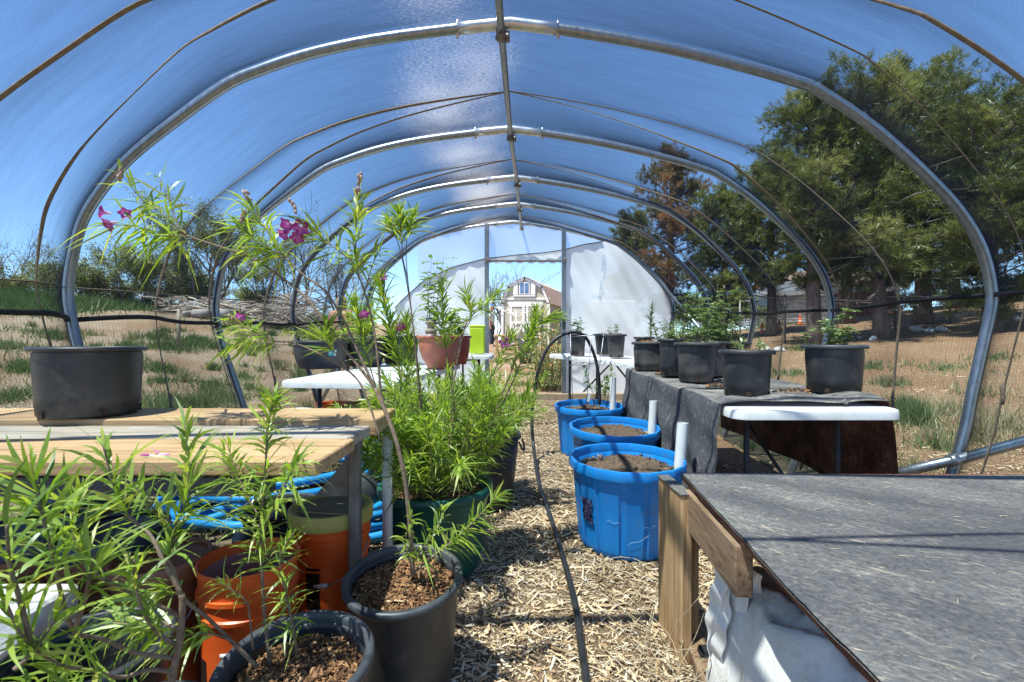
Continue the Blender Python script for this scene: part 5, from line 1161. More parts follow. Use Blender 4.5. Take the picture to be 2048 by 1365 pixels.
# ------------------------------------------------------------------ weeds and grass: nobody could count them
M['grass'] = leafmat('yard_grass', [(0, (.065, .125, .04)), (.4, (.13, .19, .07)), (.8, (.24, .22, .12)), (1, (.48, .41, .27))], .3, .02, .4, (1.1, 1.1, .7))
def grass(cent, per, name, h, green, wd=.007):
    B = []; D = []; L = []; T = []
    for (x, y, r, n, hh, tt) in cent:
        n = int(n * per); a = RNG.uniform(0, 2 * np.pi, n); q = r * np.abs(RNG.normal(0, .5, n)); bx, by = x + q * np.cos(a), y + q * np.sin(a)
        k = (np.abs(bx - .1) > 1.2) | (by > 7.4); bx, by = bx[k], by[k]; n = len(bx)
        B.append(np.stack([bx, by, G(bx, by)], 1)); D.append(np.stack([RNG.normal(0, .45, n), RNG.normal(0, .45, n), np.ones(n)], 1)); L.append(hh * h * RNG.uniform(.4, 1.2, n)); T.append(np.clip(RNG.normal(tt, .18, n), 0, 1))
    B, D, L, T = np.concatenate(B), np.concatenate(D), np.concatenate(L), np.concatenate(T)
    mbx = MB(); d = np.linalg.norm(B[:, :2], axis=1); needles(mbx, B, D, L, np.maximum(wd, d * .0014) * RNG.uniform(.7, 1.3, len(B)), T); return prop(mbx.build(name, M['grass']), kind='stuff')
def gp(px, py, r, n, h, t):
    """grass patch seen at a pixel: march along the ray until it meets the ground"""
    for d in np.arange(2.2, 40, .05):
        p = P(px, py, d)
        if p[2] <= float(G(p[0], p[1])): return (p[0], p[1], r, n, h, t)
    return (P(px, py, 20)[0], 20, r, n, h, t)
pat = [gp(*a) for a in ((340, 700, .8, 900, 1, .30), (400, 690, .9, 1200, 1.1, .30), (330, 745, .4, 500, .8, .3), (380, 815, .5, 900, .8, .38), (450, 805, .4, 700, .8, .38), (330, 820, .4, 500, .8, .42), (500, 700, .8, 700, .8, .5), (540, 650, 1.2, 900, 1, .38), (590, 660, 1.2, 900, 1, .38), (480, 640, 1.5, 900, 1, .35), (60, 612, 1.6, 3600, 2.6, .28), (140, 618, 1.5, 3000, 2.2, .3), (20, 625, 1.4, 2600, 2.2, .3), (220, 620, 1.4, 2400, 1.8, .32), (300, 616, 1.5, 2400, 1.6, .32), (380, 622, 1.5, 2000, 1.3, .34), (430, 620, 1.6, 900, 1.0, .36), (40, 740, .7, 700, .9, .42), (25, 800, .6, 600, .8, .42), (90, 670, .9, 500, .8, .5), (20, 700, .8, 500, 1, .5), (690, 690, .8, 600, .8, .4), (640, 700, .6, 500, .9, .45))]
for k in range(150):
    x = -1.6 - RNG.gamma(2.2, 2.4); y = 2.5 + RNG.gamma(2.4, 2.6); pat.append((x, y, RNG.uniform(.12, .42), RNG.integers(70, 260), RNG.uniform(.6, 1.4), RNG.choice([.3, .4, .5, .75])))
for k in range(26): pat.append((-1.2 - RNG.uniform(0, 1.6), 1.9 + RNG.uniform(0, 2.2), .35, 220, .5, RNG.choice([.4, .55, .8])))
grass(pat, 1.0, 'weeds', .22, .4)
pr_ = [gp(*a) for a in ((1835, 850, .22, 800, 1.3, .30), (1810, 830, .2, 500, 1.2, .3), (1740, 740, .5, 300, .7, .4), (1600, 700, .6, 300, .8, .4), (1890, 740, .6, 260, .6, .45), (1990, 720, .5, 200, .6, .45), (1590, 750, .4, 260, .6, .45), (1780, 770, .35, 300, .7, .4), (1950, 790, .3, 150, .6, .5), (1870, 900, .3, 300, 1.1, .55), (1960, 880, .4, 400, 1.4, .85), (1900, 830, .3, 220, 1.2, .92), (2020, 860, .3, 260, 1.4, .9), (1620, 930, .2, 500, .9, .35), (1690, 925, .25, 500, .9, .35), (1500, 900, .12, 120, .7, .4), (1420, 650, .8, 500, 1.0, .4), (1540, 655, 1.0, 500, 1.2, .4))]
for k in range(60):
    x = 2.2 + RNG.gamma(2, 2.2); y = 2.5 + RNG.gamma(2.2, 2.6); pr_.append((x, y, RNG.uniform(.2, .7), RNG.integers(30, 120), RNG.uniform(.4, .9), RNG.choice([.4, .75, .95])))
for k in range(30): pr_.append((RNG.uniform(-1.6, 2.2), RNG.uniform(7.3, 17), .5, 160, .55, RNG.choice([.4, .75, .95, .95])))
grass(pr_, 1.0, 'grass', .22, .4)
# wisps of straw at the foot of the platform leg
B = np.array([.50, 1.50, .03]) + RNG.normal(0, 1, (160, 3)) * (.05, .10, .0); 
mb = MB()
for k in range(46):
    b = np.array([.50 + RNG.normal(0, .05), 1.50 + RNG.normal(0, .10), .03]); d = RNG.normal(0, .10, 3) + (0, 0, .10); mb.tube(spline([b, b + d * .5 + RNG.normal(0, .02, 3), b + d * 1.1 + RNG.normal(0, .03, 3)], 8), .0011, 4)
for k in range(36):
    b = np.array([RNG.uniform(-.1, .55), RNG.uniform(1.3, 2.6), .04]); d = RNG.normal(0, .07, 3) * (1, 1, .1); b[2] = float(G(b[0], b[1])) + .02; mb.tube(spline([b - d, b + RNG.normal(0, .01, 3), b + d], 7), .0016, 4)
prop(mb.build('straw', M['straw']), kind='stuff')

# ------------------------------------------------------------------ trees
M['trunk'] = mat('pine_bark', [(.3, (.075, .05, .038)), (.7, (.20, .14, .11))], .9, 14, 6, .6, 30, stretch=(1, 1, .3))
M['deadlimb'] = mat('grey_limb', [(.3, (.20, .17, .15)), (.7, (.36, .32, .29))], .9, 20, 5)
M['pine'] = leafmat('pine_needles', [(0, (.045, .066, .018)), (.45, (.125, .15, .043)), (.8, (.23, .25, .08)), (1, (.34, .33, .14))], .38, .03)
M['pinebrown'] = leafmat('dead_pine_needles', [(0, (.08, .105, .035)), (.32, (.14, .13, .055)), (.6, (.30, .16, .085)), (1, (.48, .28, .17))], .25, .02)
def pine(label, px, d, top_py, rad, m='pine', low=.16, dens=1.0, sh=.55, lean=0, needle=.17, name='pine_tree'):
    x = (px - 1024) * d / F; z0 = float(G(x, d)); h = CAMZ - (top_py - 682.5) * d / F - z0
    root = thing(name, label, 'tree', (x, d, z0), 'pine trees beyond the greenhouse'); tr, cr = MB(), MB(); c = np.array((x, d, z0))
    ax = lambda t: c + np.array((lean * t + .10 * math.sin(3 * t + px), .08 * math.sin(4 * t), h * t))
    tr.tube([ax(t) for t in np.linspace(0, .98, 14)], np.interp(np.linspace(0, .98, 14), [0, .03, .5, 1], [.30, .23, .13, .02]) * (h / 8) ** .7, 9)
    nl = int(30 + h * 4); Bs, Ds, Ts = [], [], []
    for k in range(nl):
        t = low + (.97 - low) * ((k + RNG.uniform(0, 1)) / nl); a = k * 2.39996 + RNG.normal(0, .5)
        prof = (np.clip((t - low) / .16, .25, 1)) * (1 - ((t - low) / (1.03 - low)) ** 1.7) ** sh
        L = rad * prof * RNG.uniform(.55, 1.12); up = np.interp(t, [low, .5, 1], [-.10, .22, .9]) + RNG.normal(0, .28)
        d0 = np.array((math.cos(a), math.sin(a), up)); p0 = ax(t); q = spline([p0, p0 + d0 * L * .5 + RNG.normal(0, .08, 3), p0 + d0 * L + (0, 0, L * .12)], 10)
        tr.tube(q, np.linspace(.035, .008, len(q)) * (h / 8), 5)
        tone = np.clip(RNG.normal(.45, .22), 0, 1)
        ns = int(8 + L * 13 * dens)
        for s in range(ns):
            f = RNG.uniform(.25, 1.0); i = f * (len(q) - 1); i0 = min(int(i), len(q) - 2); b = q[i0] + (q[i0 + 1] - q[i0]) * (i - i0)
            sd = RNG.normal(0, 1, 3) * (1, 1, .7) + d0 * .6 + (0, 0, .25); sd /= np.linalg.norm(sd); sl = RNG.uniform(.2, .85) * min(1, L) * (1.15 - .5 * f)
            e = b + sd * sl
            if s % 3 == 0: tr.tube([b, e], [.008, .003], 3, cap=False)
            nt = 3
            for j in range(nt):
                ctr = b + sd * sl * RNG.uniform(.35, 1.1) + RNG.normal(0, .05, 3); m_ = 13
                Bs.append(np.tile(ctr, (m_, 1)) + RNG.normal(0, .03, (m_, 3))); Ds.append(RNG.normal(0, .75, (m_, 3)) + sd + (0, 0, .25)); Ts.append(np.clip(RNG.normal(tone, .12, m_), 0, 1))
    B, D, T = np.concatenate(Bs), np.concatenate(Ds), np.concatenate(Ts)
    needles(cr, B, D, needle * RNG.uniform(.6, 1.2, len(B)), np.full(len(B), .016 * max(1, d / 13)) * RNG.uniform(.7, 1.4, len(B)), T)
    for k in range(18):
        t = RNG.uniform(.08, .7); a = RNG.uniform(0, 6.28); p = ax(t); L = rad * RNG.uniform(.4, .95); d0 = np.array((math.cos(a), math.sin(a), RNG.uniform(-.1, .25)))
        q = spline([p, p + d0 * L * .5 + RNG.normal(0, .1, 3), p + d0 * L], 8); tr.tube(q, np.linspace(.022, .004, len(q)), 4, m=1)
        for j in range(4): b = q[RNG.integers(3, len(q))]; tr.tube([b, b + RNG.normal(0, .22, 3)], [.006, .002], 3, m=1)
    tr.build('trunk', [M['trunk'], M['deadlimb']], root); cr.build('crown', M[m], root)
pine('bushy pine with rounded crown, left edge of the big pine group', 1622, 13.2, 200, 1.75, low=.22, dens=1.5)
pine('tall dense pine with the thickest dark trunk behind the grey-rimmed pot', 1762, 12.6, 195, 2.2, low=.21, dens=1.5)
pine('tallest pine with a thin spire just right of the thick-trunked one', 1842, 15.0, 140, 2.5, low=.15, dens=1.2)
pine('broad pine filling the upper right corner', 1985, 11.6, 225, 2.1, low=.12, dens=1.5)
pine('pine cut by the right edge of the picture', 2120, 12.4, 205, 2.4, low=.12, dens=1.2)
pine('half dead pine with rusty brown needles', 1338, 19, 300, 2.0, 'pinebrown', low=.16, dens=1.1, sh=.8)
pine('small green pine left of the rusty brown one, beside the milky end wall', 1262, 21, 440, 1.3, low=.15, dens=1.3)
pine('mid green pine between the rusty brown pine and the big group', 1450, 17.5, 395, 1.6, low=.14, dens=1.4)
pine('dark pine filling the gap behind the rounded one', 1540, 17, 350, 1.8, low=.32, dens=1.3)
pine('shaded pine behind the thick-trunked one', 1700, 18, 250, 2.6, low=.30, dens=1.1)
pine('far pine seen between the spire pine and the broad corner pine', 1905, 18.5, 260, 2.6, low=.15, dens=1.0)

M['olive'] = leafmat('olive_leaf', [(0, (.09, .115, .045)), (.5, (.185, .21, .085)), (1, (.32, .33, .17))], .38, .03)
M['treebark'] = mat('grey_bark', [(.3, (.085, .07, .06)), (.7, (.20, .17, .15))], .9, 16, 5, .5, 40)
def broad(label, px, d, top_py, rad, nleaf, leafm='olive', low=.10, name='shrub_tree', tint=None, lw=1.0, nst=5, group='scrubby trees along the left yard'):
    x = (px - 1024) * d / F; z0 = float(G(x, d)); h = CAMZ - (top_py - 682.5) * d / F - z0; c = np.array((x, d, z0 - .05))
    root = thing(name, label, 'tree', (x, d, z0), group); tr, cr = MB(), MB(); tips = []
    def grow(p, dr, L, r, lev):
        e = p + dr * L; mid = (p + e) / 2 + RNG.normal(0, L * .07, 3); q = spline([p, mid, e], 7); tr.tube(q, np.linspace(r, r * .55, len(q)), 6 if lev < 2 else 4, cap=False)
        if lev >= 3: tips.append((q, L)); return
        n = RNG.integers(3, 5)
        for k in range(n):
            b = q[-1] if k < 2 else q[RNG.integers(3, len(q))]
            nd = dr + RNG.normal(0, .50, 3) * (1, 1, .7) + (0, 0, .10); nd /= np.linalg.norm(nd); grow(b, nd, L * RNG.uniform(.55, .8), r * .52, lev + 1)
    for k in range(nst):
        a = k * 2 * math.pi / nst + RNG.normal(0, .3); sp = rad / h * .75; dr = np.array((math.cos(a) * sp, math.sin(a) * sp, 1)); dr /= np.linalg.norm(dr); grow(c + (.12 * math.cos(a), .12 * math.sin(a), 0), dr, h * .43 * RNG.uniform(.8, 1.1), .05 * h / 4, 0)
    if nleaf:
        per = max(1, int(nleaf / len(tips))); B = []; D = []; T = []
        for q, L in tips:
            tone = RNG.uniform(.1, .9); i = RNG.integers(0, len(q), per); B.append(q[i] + RNG.normal(0, .10, (per, 3))); D.append(RNG.normal(0, 1, (per, 3)) + (0, 0, .2)); T.append(np.full(per, tone))
        B, D, T = np.concatenate(B), np.concatenate(D), np.concatenate(T); n = len(B); s = max(.04, d * .0042) * lw
        leaves(cr, B, D, s * RNG.uniform(.7, 1.3, n), s * .5 * RNG.uniform(.7, 1.2, n), .2, T, 3)
    tr.build('trunk', M['treebark'], root)
    if nleaf: cr.build('crown', M[leafm], root)
broad('full olive-green tree, biggest on the left, behind the second hoop', 430, 19, 385, 2.1, 16000)
broad('smaller olive tree behind the first hoop on the left', 265, 18, 465, 1.9, 12000)
broad('low sparse shrubby tree at far left', 95, 17, 500, 1.7, 5000)
broad('twiggy leafless tree behind the low shrubs at far left', 25, 20, 450, 2.0, 500)
broad('dense bush between the two olive trees', 345, 20, 500, 1.7, 11000)
broad('bare grey tree above the brush pile', 590, 25, 430, 2.0, 300, name='bare_tree')
broad('thin bare tree with a few leaves right of the brush pile', 680, 24, 500, 1.4, 1500, name='bare_tree')
broad('small half leafy tree between the big olive tree and the bare tree', 520, 23, 500, 1.6, 5000)
broad('dense bush low behind the first hoop on the left', 180, 18.5, 520, 1.4, 8000)
for k, (px, d, tp, rd, lab) in enumerate(((-40, 17, 545, 1.5, 'low green thicket at the far left edge'), (70, 19, 548, 1.5, 'low thicket just left of the first hoop'), (230, 20, 556, 1.6, 'low thicket under the smaller olive tree'), (320, 20.5, 552, 1.4, 'low thicket behind the leaning strap'), (395, 20, 560, 1.4, 'low thicket at the foot of the biggest olive tree'), (500, 24, 560, 1.6, 'low grey-green thicket left of the brush heap'))): broad(lab, px, d, tp, rd, 7000, nst=6, lw=.9, name='bush')
for k, (px, d, tp, rd, lab) in enumerate(((1500, 25, 600, 2.0, 'dark bush behind the pines beside the corrugated shed'), (1850, 24, 560, 2.4, 'dark bush filling the gap right of the thick trunk'), (1950, 23, 575, 2.4, 'dark bush seen beside the right hoop leg'), (2060, 22, 560, 2.4, 'dark bush at the right edge of the picture'), (1400, 26, 590, 2.2, 'bush below the rusty brown pine'))): broad(lab, px, d, tp, rd, 7000, nst=6, lw=.9, name='bush', group='bushes under the pines')
broad('tall bare tree behind the barn-style shed', 1012, 33, 520, 2.6, 0, name='bare_tree', nst=6)
broad('bare tree behind the person in white', 985, 31, 560, 1.9, 300, name='bare_tree')

M['mallow'] = leafmat('mallow_leaf', [(0, (.14, .19, .08)), (.5, (.24, .29, .13)), (.85, (.36, .40, .20)), (1, (.50, .46, .26))], .3, .03)
M['mallowflower'] = leafmat('orange_mallow_flower', [(0, (.55, .16, .04)), (1, (.75, .30, .10))], .3, .02)
x, y = P(1098, 0, 8.0)[0], 8.0; root = thing('flowering_bush', 'pale green bush with small orange flowers just outside the doorway', 'bush', (x, y, float(G(x, y)))); sm, lm, fm = MB(), MB(), MB()
for k in range(90):
    b = np.array((x + RNG.normal(0, .15), y + RNG.normal(0, .25), float(G(x, y)))); t = b + np.array((RNG.normal(0, .15), RNG.normal(0, .2), RNG.uniform(.4, 1.12))); p = spline([b, (b + t) / 2 + RNG.normal(0, .04, 3), t], 10); sm.tube(p, .004, 4); clothe(lm, p, .1, 1, 34, .045, .022, (40, 90), .2)
    if k % 2 == 0: leaves(fm, p[-5:] + RNG.normal(0, .02, (5, 3)), RNG.normal(0, 1, (5, 3)), np.full(5, .034), np.full(5, .028), 0, None, 3)
sm.build('stem', M['twig'], root); lm.build('foliage', M['mallow'], root); fm.build('blossom', M['mallowflower'], root)

# ------------------------------------------------------------------ brush pile, logs
def ground_hit(px, py, d0=5):
    for d in np.arange(d0, 60, .05):
        p = P(px, py, d)
        if p[2] <= float(G(p[0], p[1])): return p
    return P(px, py, 20)
mb = MB(); M['brush'] = mat('bleached_branches', [(.3, (.75, .75, .75)), (.7, (1, 1, 1))], .9, 20, 4, tint=[(0, (.18, .13, .10)), (.5, (.42, .34, .27)), (.85, (.60, .53, .45)), (1, (.46, .24, .15))])
cx, cy = P(600, 0, 16.3)[0], 16.3
for k in range(420):
    u = RNG.normal(0, .85); v_ = RNG.normal(0, .55); hgt = max(0, 1.3 - .65 * u * u - .9 * v_ * v_) * RNG.uniform(0, 1)
    b = np.array((cx + u, cy + v_, float(G(cx + u, cy + v_)) + hgt)); a = RNG.normal(0, .6) + (math.pi if RNG.random() < .5 else 0); L = RNG.uniform(.4, 1.6); dd = np.array((math.cos(a), math.sin(a) * .6, RNG.normal(-.03, .34)))
    r = RNG.uniform(.006, .024); p = spline([b - dd * L / 2, b + RNG.normal(0, .05, 3), b + dd * L / 2 + (0, 0, -.1)], 6); mb.tube(p, np.linspace(r, r * .4, len(p)), 5, tint=RNG.uniform(0, .93))
for k in range(260):
    px = RNG.uniform(330, 660); g_ = ground_hit(px, 640, 10); b = np.array((P(px, 0, 16.6)[0], 16.6 + RNG.normal(0, .3), 0)); b[2] = float(G(b[0], b[1])) + RNG.uniform(0, .55); a = RNG.normal(0, .35); L = RNG.uniform(.4, 1.5); dd = np.array((math.cos(a), math.sin(a), RNG.normal(0, .22))); r = RNG.uniform(.008, .036)
    mb.tube([b - dd * L / 2, b + RNG.normal(0, .04, 3), b + dd * L / 2], [r, r * .8, r * .5], 6, tint=RNG.uniform(.2, .95))
prop(mb.build('brush_pile', M['brush']), 'heap of bleached cut branches at the back of the left yard', 'brush pile', kind='stuff')
for k, (px, py, ln, rr, lab) in enumerate(((405, 618, .55, .16, 'short thick pale log, leftmost of the cut logs on the green bank'), (445, 612, .45, .20, 'stubby log standing out above the branches'), (380, 622, .8, .10, 'thin cut log lying before the stubby logs'), (478, 622, .6, .13, 'split pale log next to the brush pile'), (530, 630, 1.0, .11, 'long bleached log at the foot of the brush pile'))):
    x = P(px, 0, 15.6)[0]; z = float(G(x, 15.6)) + rr * .9; mb = MB(); a = k * .7; dd = np.array((math.cos(a), math.sin(a) * .5, .05)) * ln / 2; mb.tube([np.array((x, 15.6, z)) - dd, np.array((x, 15.6, z)), np.array((x, 15.6, z)) + dd], [rr, rr * .95, rr * .9], 10); prop(mb.build('log', M['deadlimb']), lab, 'log', 'cut logs by the brush pile')
x = P(357, 0, 11)[0]; mb = MB(); g_ = float(G(x, 11)); mb.tube([(x, 11, g_ - .05), (x + .01, 11, CAMZ - (618 - 682.5) * 11 / F)], .04, 10); prop(mb.build('marker_post', M['beige']), 'short pale post standing in the grass of the left yard', 'post')
g1, g2, g3 = ground_hit(310, 762, 4), ground_hit(395, 764, 4), ground_hit(470, 775, 4); mb = MB(); p = spline([g1, g2, g3, g3 + (.2, -.3, 0)], 30); p[:, 2] = G(p[:, 0], p[:, 1]) + .015; mb.tube(p, .014, 8); prop(mb.build('drip_line', M['hoseblack']), 'dark drip line lying across the mulch of the left yard', 'hose')

# ------------------------------------------------------------------ shed with gambrel roof
M['siding'] = mat('khaki_siding', [(.3, (.40, .37, .28)), (.7, (.46, .43, .33))], .7, 3, 4)
M['trim'] = mat('white_trim', [(.3, (.70, .69, .66)), (.7, (.78, .77, .74))], .5, 5, 4)
M['shingle'] = mat('tan_shingle', [(.35, (.32, .21, .15)), (.65, (.52, .38, .29))], .9, 8, 5, .3)
M['pane'] = mat('window_glass', [(.3, (.05, .11, .22)), (.7, (.12, .22, .38))], .1, 3, 3, spec=.6)
M['darkhole'] = mat('dark_gap', (.02, .02, .02), .9)
D0 = 21.0; sx = lambda px, d=D0: (px - 1024) * d / F; szz = lambda py, d=D0: CAMZ - (py - 682.5) * d / F
shed = thing('garden_shed', 'khaki barn-style shed with white trim, gambrel roof and crossed double doors', 'shed', (sx(1061), D0, szz(692)))
zb = szz(694); xl, xr = sx(1004), sx(1098); ze = szz(607); zk = szz(573); zt = szz(556); xm = sx(1049); xkl, xkr = sx(1017), sx(1084); DEP = 3.6; dv = np.array((1.35, DEP, 0))
out_ = [(xl, zb), (xr, zb), (xr, ze), (xkr, zk), (xm, zt), (xkl, zk), (xl, ze)]
mb = MB(); mb.add([(x, D0, z) for x, z in out_] + [(x + dv[0], D0 + dv[1], z) for x, z in out_], [list(range(7)), list(range(7, 14))[::-1], [1, 8, 9, 2], [0, 6, 13, 7], [0, 7, 8, 1]]); mb.build('wall', M['siding'], shed, False)
ws = sx(1100) - sx(1098)
mb = MB()
roofp = [(xl - .07, ze - .03), (xkl - .03, zk + .04), (xm, zt + .05), (xkr + .03, zk + .04), (xr + .07, ze - .03)]
for a, b in zip(roofp[:-1], roofp[1:]):
    n_ = 9
    for k in range(n_):
        p, q = np.array(a) + (np.array(b) - a) * k / n_, np.array(a) + (np.array(b) - a) * (k + 1) / n_
        lift = .012 * (1 if a[0] >= xm - .01 else 1); o0 = np.array((-.10, -.12, 0)) * (0, 1, 0)
        mb.add([(p[0], D0 - .12, p[1] + lift * (1 if a[0] < xm - .01 else 0)), (q[0], D0 - .12, q[1] + lift * (0 if a[0] < xm - .01 else 1) - lift), (q[0] + dv[0], D0 + DEP + .1, q[1]), (p[0] + dv[0], D0 + DEP + .1, p[1] + lift)], [[0, 1, 2, 3]])
mb.build('roof', M['shingle'], shed, False)
def strip(pts, w, name, m, y, parent=shed, th=.03):
    mbx = MB()
    for a, b in zip(pts[:-1], pts[1:]):
        a, b = np.array(a), np.array(b); L = np.linalg.norm(b - a); an = math.atan2(b[1] - a[1], b[0] - a[0]); mbx.box(((a[0] + b[0]) / 2, y, (a[1] + b[1]) / 2), (L + w * .5, th, w), Matrix.Rotation(-an, 3, 'Y'))
    return mbx.build(name, m, parent, False)
strip([(xl, zb), (xl + .02, ze), (xkl, zk - .04), (xm, zt - .03), (xkr, zk - .04), (xr - .02, ze), (xr, zb)], .11, 'trim', M['trim'], D0 - .04)
strip([(xl, szz(598)), (xr, szz(598))], .09, 'trim', M['trim'], D0 - .022)
dl, dr_, dt, db = sx(1019), sx(1082), szz(609), szz(692); dm = (dl + dr_) / 2
for (a, b) in ((dl, dm - .03), (dm + .03, dr_)):
    mb = MB(); mb.box(((a + b) / 2, D0 - .03, (dt + db) / 2), (b - a, .05, dt - db)); do = mb.build('door', M['siding'], shed, False)
    mid = szz(646); mb = MB(); y = D0 - .068
    strip([(a + .05, db), (a + .05, dt)], .10, 'batten', M['trim'], y, do); strip([(b - .05, db), (b - .05, dt)], .10, 'batten', M['trim'], y, do); strip([(a, dt - .05), (b, dt - .05)], .10, 'batten', M['trim'], y - .004, do); strip([(a, mid), (b, mid)], .10, 'batten', M['trim'], y - .004, do)
    strip([(a + .1, mid - .05), (b - .1, db)], .09, 'batten', M['trim'], y - .008, do); strip([(b - .1, mid - .05), (a + .1, db)], .09, 'batten', M['trim'], y - .012, do)
strip([(dl - .05, dt + .05), (dr_ + .05, dt + .05)], .12, 'trim', M['trim'], D0 - .05)
wl, wr, wt, wb = sx(1040), sx(1057), szz(567), szz(587)
mb = MB(); mb.box(((wl + wr) / 2, D0 - .045, (wt + wb) / 2), (wr - wl + .10, .04, wt - wb + .10)); win = mb.build('window', M['trim'], shed, False)
for a, b in ((wl, (wl + wr) / 2 - .02), ((wl + wr) / 2 + .02, wr)):
    mb = MB(); mb.box(((a + b) / 2, D0 - .068, (wt + wb) / 2), (b - a, .012, wt - wb)); mb.build('pane', M['pane'], win, False)
for s in (wl - .20, wr + .20):
    mb = MB(); mb.box((s, D0 - .05, (wt + wb) / 2), (.20, .05, wt - wb + .14), bev=.006); mb.build('shutter', M['trim'], shed, 'auto')
mb = MB(); mb.box(((wl + wr) / 2, D0 - .06, wb - .12), (wr - wl + .6, .06, .06)); mb.build('sill', M['trim'], shed, False)
lo_ = thing('lean_to', 'narrow grey lean-to wall behind the right corner of the shed', 'outbuilding', (sx(1118), D0 + 1, zb)); mb = MB(); mb.box((sx(1122, D0 + 2), D0 + 2.2, (zb + szz(612)) / 2), (.9, 1.0, szz(612) - zb)); mb.build('wall', M['siding'], lo_, False)
mb = MB(); mb.box((sx(1122, D0 + 1.7), D0 + 1.69, szz(640)), (.22, .02, .5)); mb.build('window', M['pane'], lo_, False); mb = MB(); mb.box((sx(1122, D0 + 2), D0 + 2.2, szz(612) + .03), (1.0, 1.15, .06)); mb.build('roof', M['shingle'], lo_, False)

# rotary clothes line, barrel, low bench by the shed
dC = 17.5; x = sx(1032, dC); z0 = float(G(x, dC)); zt_ = szz(622, dC); cl = thing('rotary_clothes_line', 'white rotary clothes line standing in front of the shed doors', 'clothes line', (x, dC, z0))
mb = MB(); mb.tube([(x, dC, z0), (x, dC, zt_)], .022, 8); mb.build('pole', M['trim'], cl)
for k in range(4):
    a = .4 + k * math.pi / 2; mb = MB(); mb.tube([(x, dC, zt_ - .25), (x + .78 * math.cos(a), dC + .78 * math.sin(a), zt_ + .12)], .014, 6); mb.build('arm', M['trim'], cl)
mb = MB()
for r in (.35, .55, .75):
    for k in range(4):
        a, b = .4 + k * math.pi / 2, .4 + (k + 1) * math.pi / 2; f = -.25 + .37 * r / .78; mb.tube([(x + r * math.cos(a), dC + r * math.sin(a), zt_ + f), (x + r * math.cos(b), dC + r * math.sin(b), zt_ + f)], .006, 4)
mb.build('line', M['trim'], cl)
dB = 13.0; x = sx(1054, dB); z0 = float(G(x, dB)); mb = MB(); hB = szz(664, dB) - z0; hB = max(hB, .45)
ba = thing('barrel', 'weathered dark half barrel planter outside the doorway', 'barrel', (x, dB, z0)); M['barrel'] = woodmat('barrel_wood', (.075, .065, .06), (.13, .115, .10), (.03, .027, .025), 2)
mb.lathe([(.001, 0), (.20, 0), (.24, hB * .35), (.25, hB * .6), (.235, hB), (.21, hB), (.20, hB * .8), (.001, hB * .8)], (x, dB, z0), 28); bo = mb.build('body', M['barrel'], ba)
for k in (.22, .78): mb = MB(); mb.lathe([(.238, hB * k - .025), (.252, hB * k - .02), (.252, hB * k + .02), (.238, hB * k + .025)], (x, dB, z0), 28); mb.build('hoop_band', M['darksteel'], bo)
dB = 14.5; x = sx(1012, dB); z0 = float(G(x, dB)); be = thing('garden_bench', 'low orange-brown wooden bench left of the dark barrel', 'bench', (x, dB, z0)); zs = szz(672, dB); mb = MB(); mb.box((x, dB, max(zs, z0 + .3)), (.75, .3, .06), bev=.01); mb.build('seat', M['post'], be, 'auto')
for s in (-.28, .28): mb = MB(); mb.box((x + s, dB, (z0 + max(zs, z0 + .3)) / 2 - .02), (.08, .26, max(zs, z0 + .3) - z0 - .04)); mb.build('leg', M['post'], be, False)

# ------------------------------------------------------------------ people
M['skin'] = mat('skin', [(.3, (.50, .27, .18)), (.7, (.56, .32, .22))], .55, 8, 3)
M['hair'] = mat('blond_hair', [(.3, (.30, .19, .085)), (.7, (.52, .36, .17))], .5, 20, 4, stretch=(6, 6, .4))
M['greyshirt'] = mat('grey_top', [(.3, (.09, .09, .10)), (.7, (.14, .14, .15))], .85, 12, 4, .2)
M['pinktop'] = mat('salmon_top', [(.3, (.42, .20, .14)), (.7, (.50, .26, .19))], .85, 12, 4, .2)
M['jeans'] = mat('dark_trousers', [(.3, (.03, .035, .05)), (.7, (.055, .06, .08))], .85, 14, 4, .2)
M['whiteshirt'] = mat('white_shirt', [(.3, (.62, .62, .66)), (.7, (.74, .74, .77))], .85, 9, 4, .2)
M['cap'] = mat('blue_cap', (.05, .11, .30), .8)
def skinned(name, joints, edges, m, parent, sub=2):
    o0 = origin(parent); me = bpy.data.meshes.new(name); me.from_pydata([tuple(np.array(j[:3]) - o0) for j in joints], edges, []); me.update(); o = bpy.data.objects.new(name, me); C.objects.link(o); o.parent = parent
    md = o.modifiers.new('Skin', 'SKIN'); md.use_smooth_shade = True
    for i, j in enumerate(joints): me.skin_vertices[0].data[i].radius = (j[3], j[4] if len(j) > 4 else j[3]); me.skin_vertices[0].data[i].use_root = (i == 0)
    s = o.modifiers.new('Subdivision', 'SUBSURF'); s.levels = sub; s.render_levels = sub; me.materials.append(m); return o
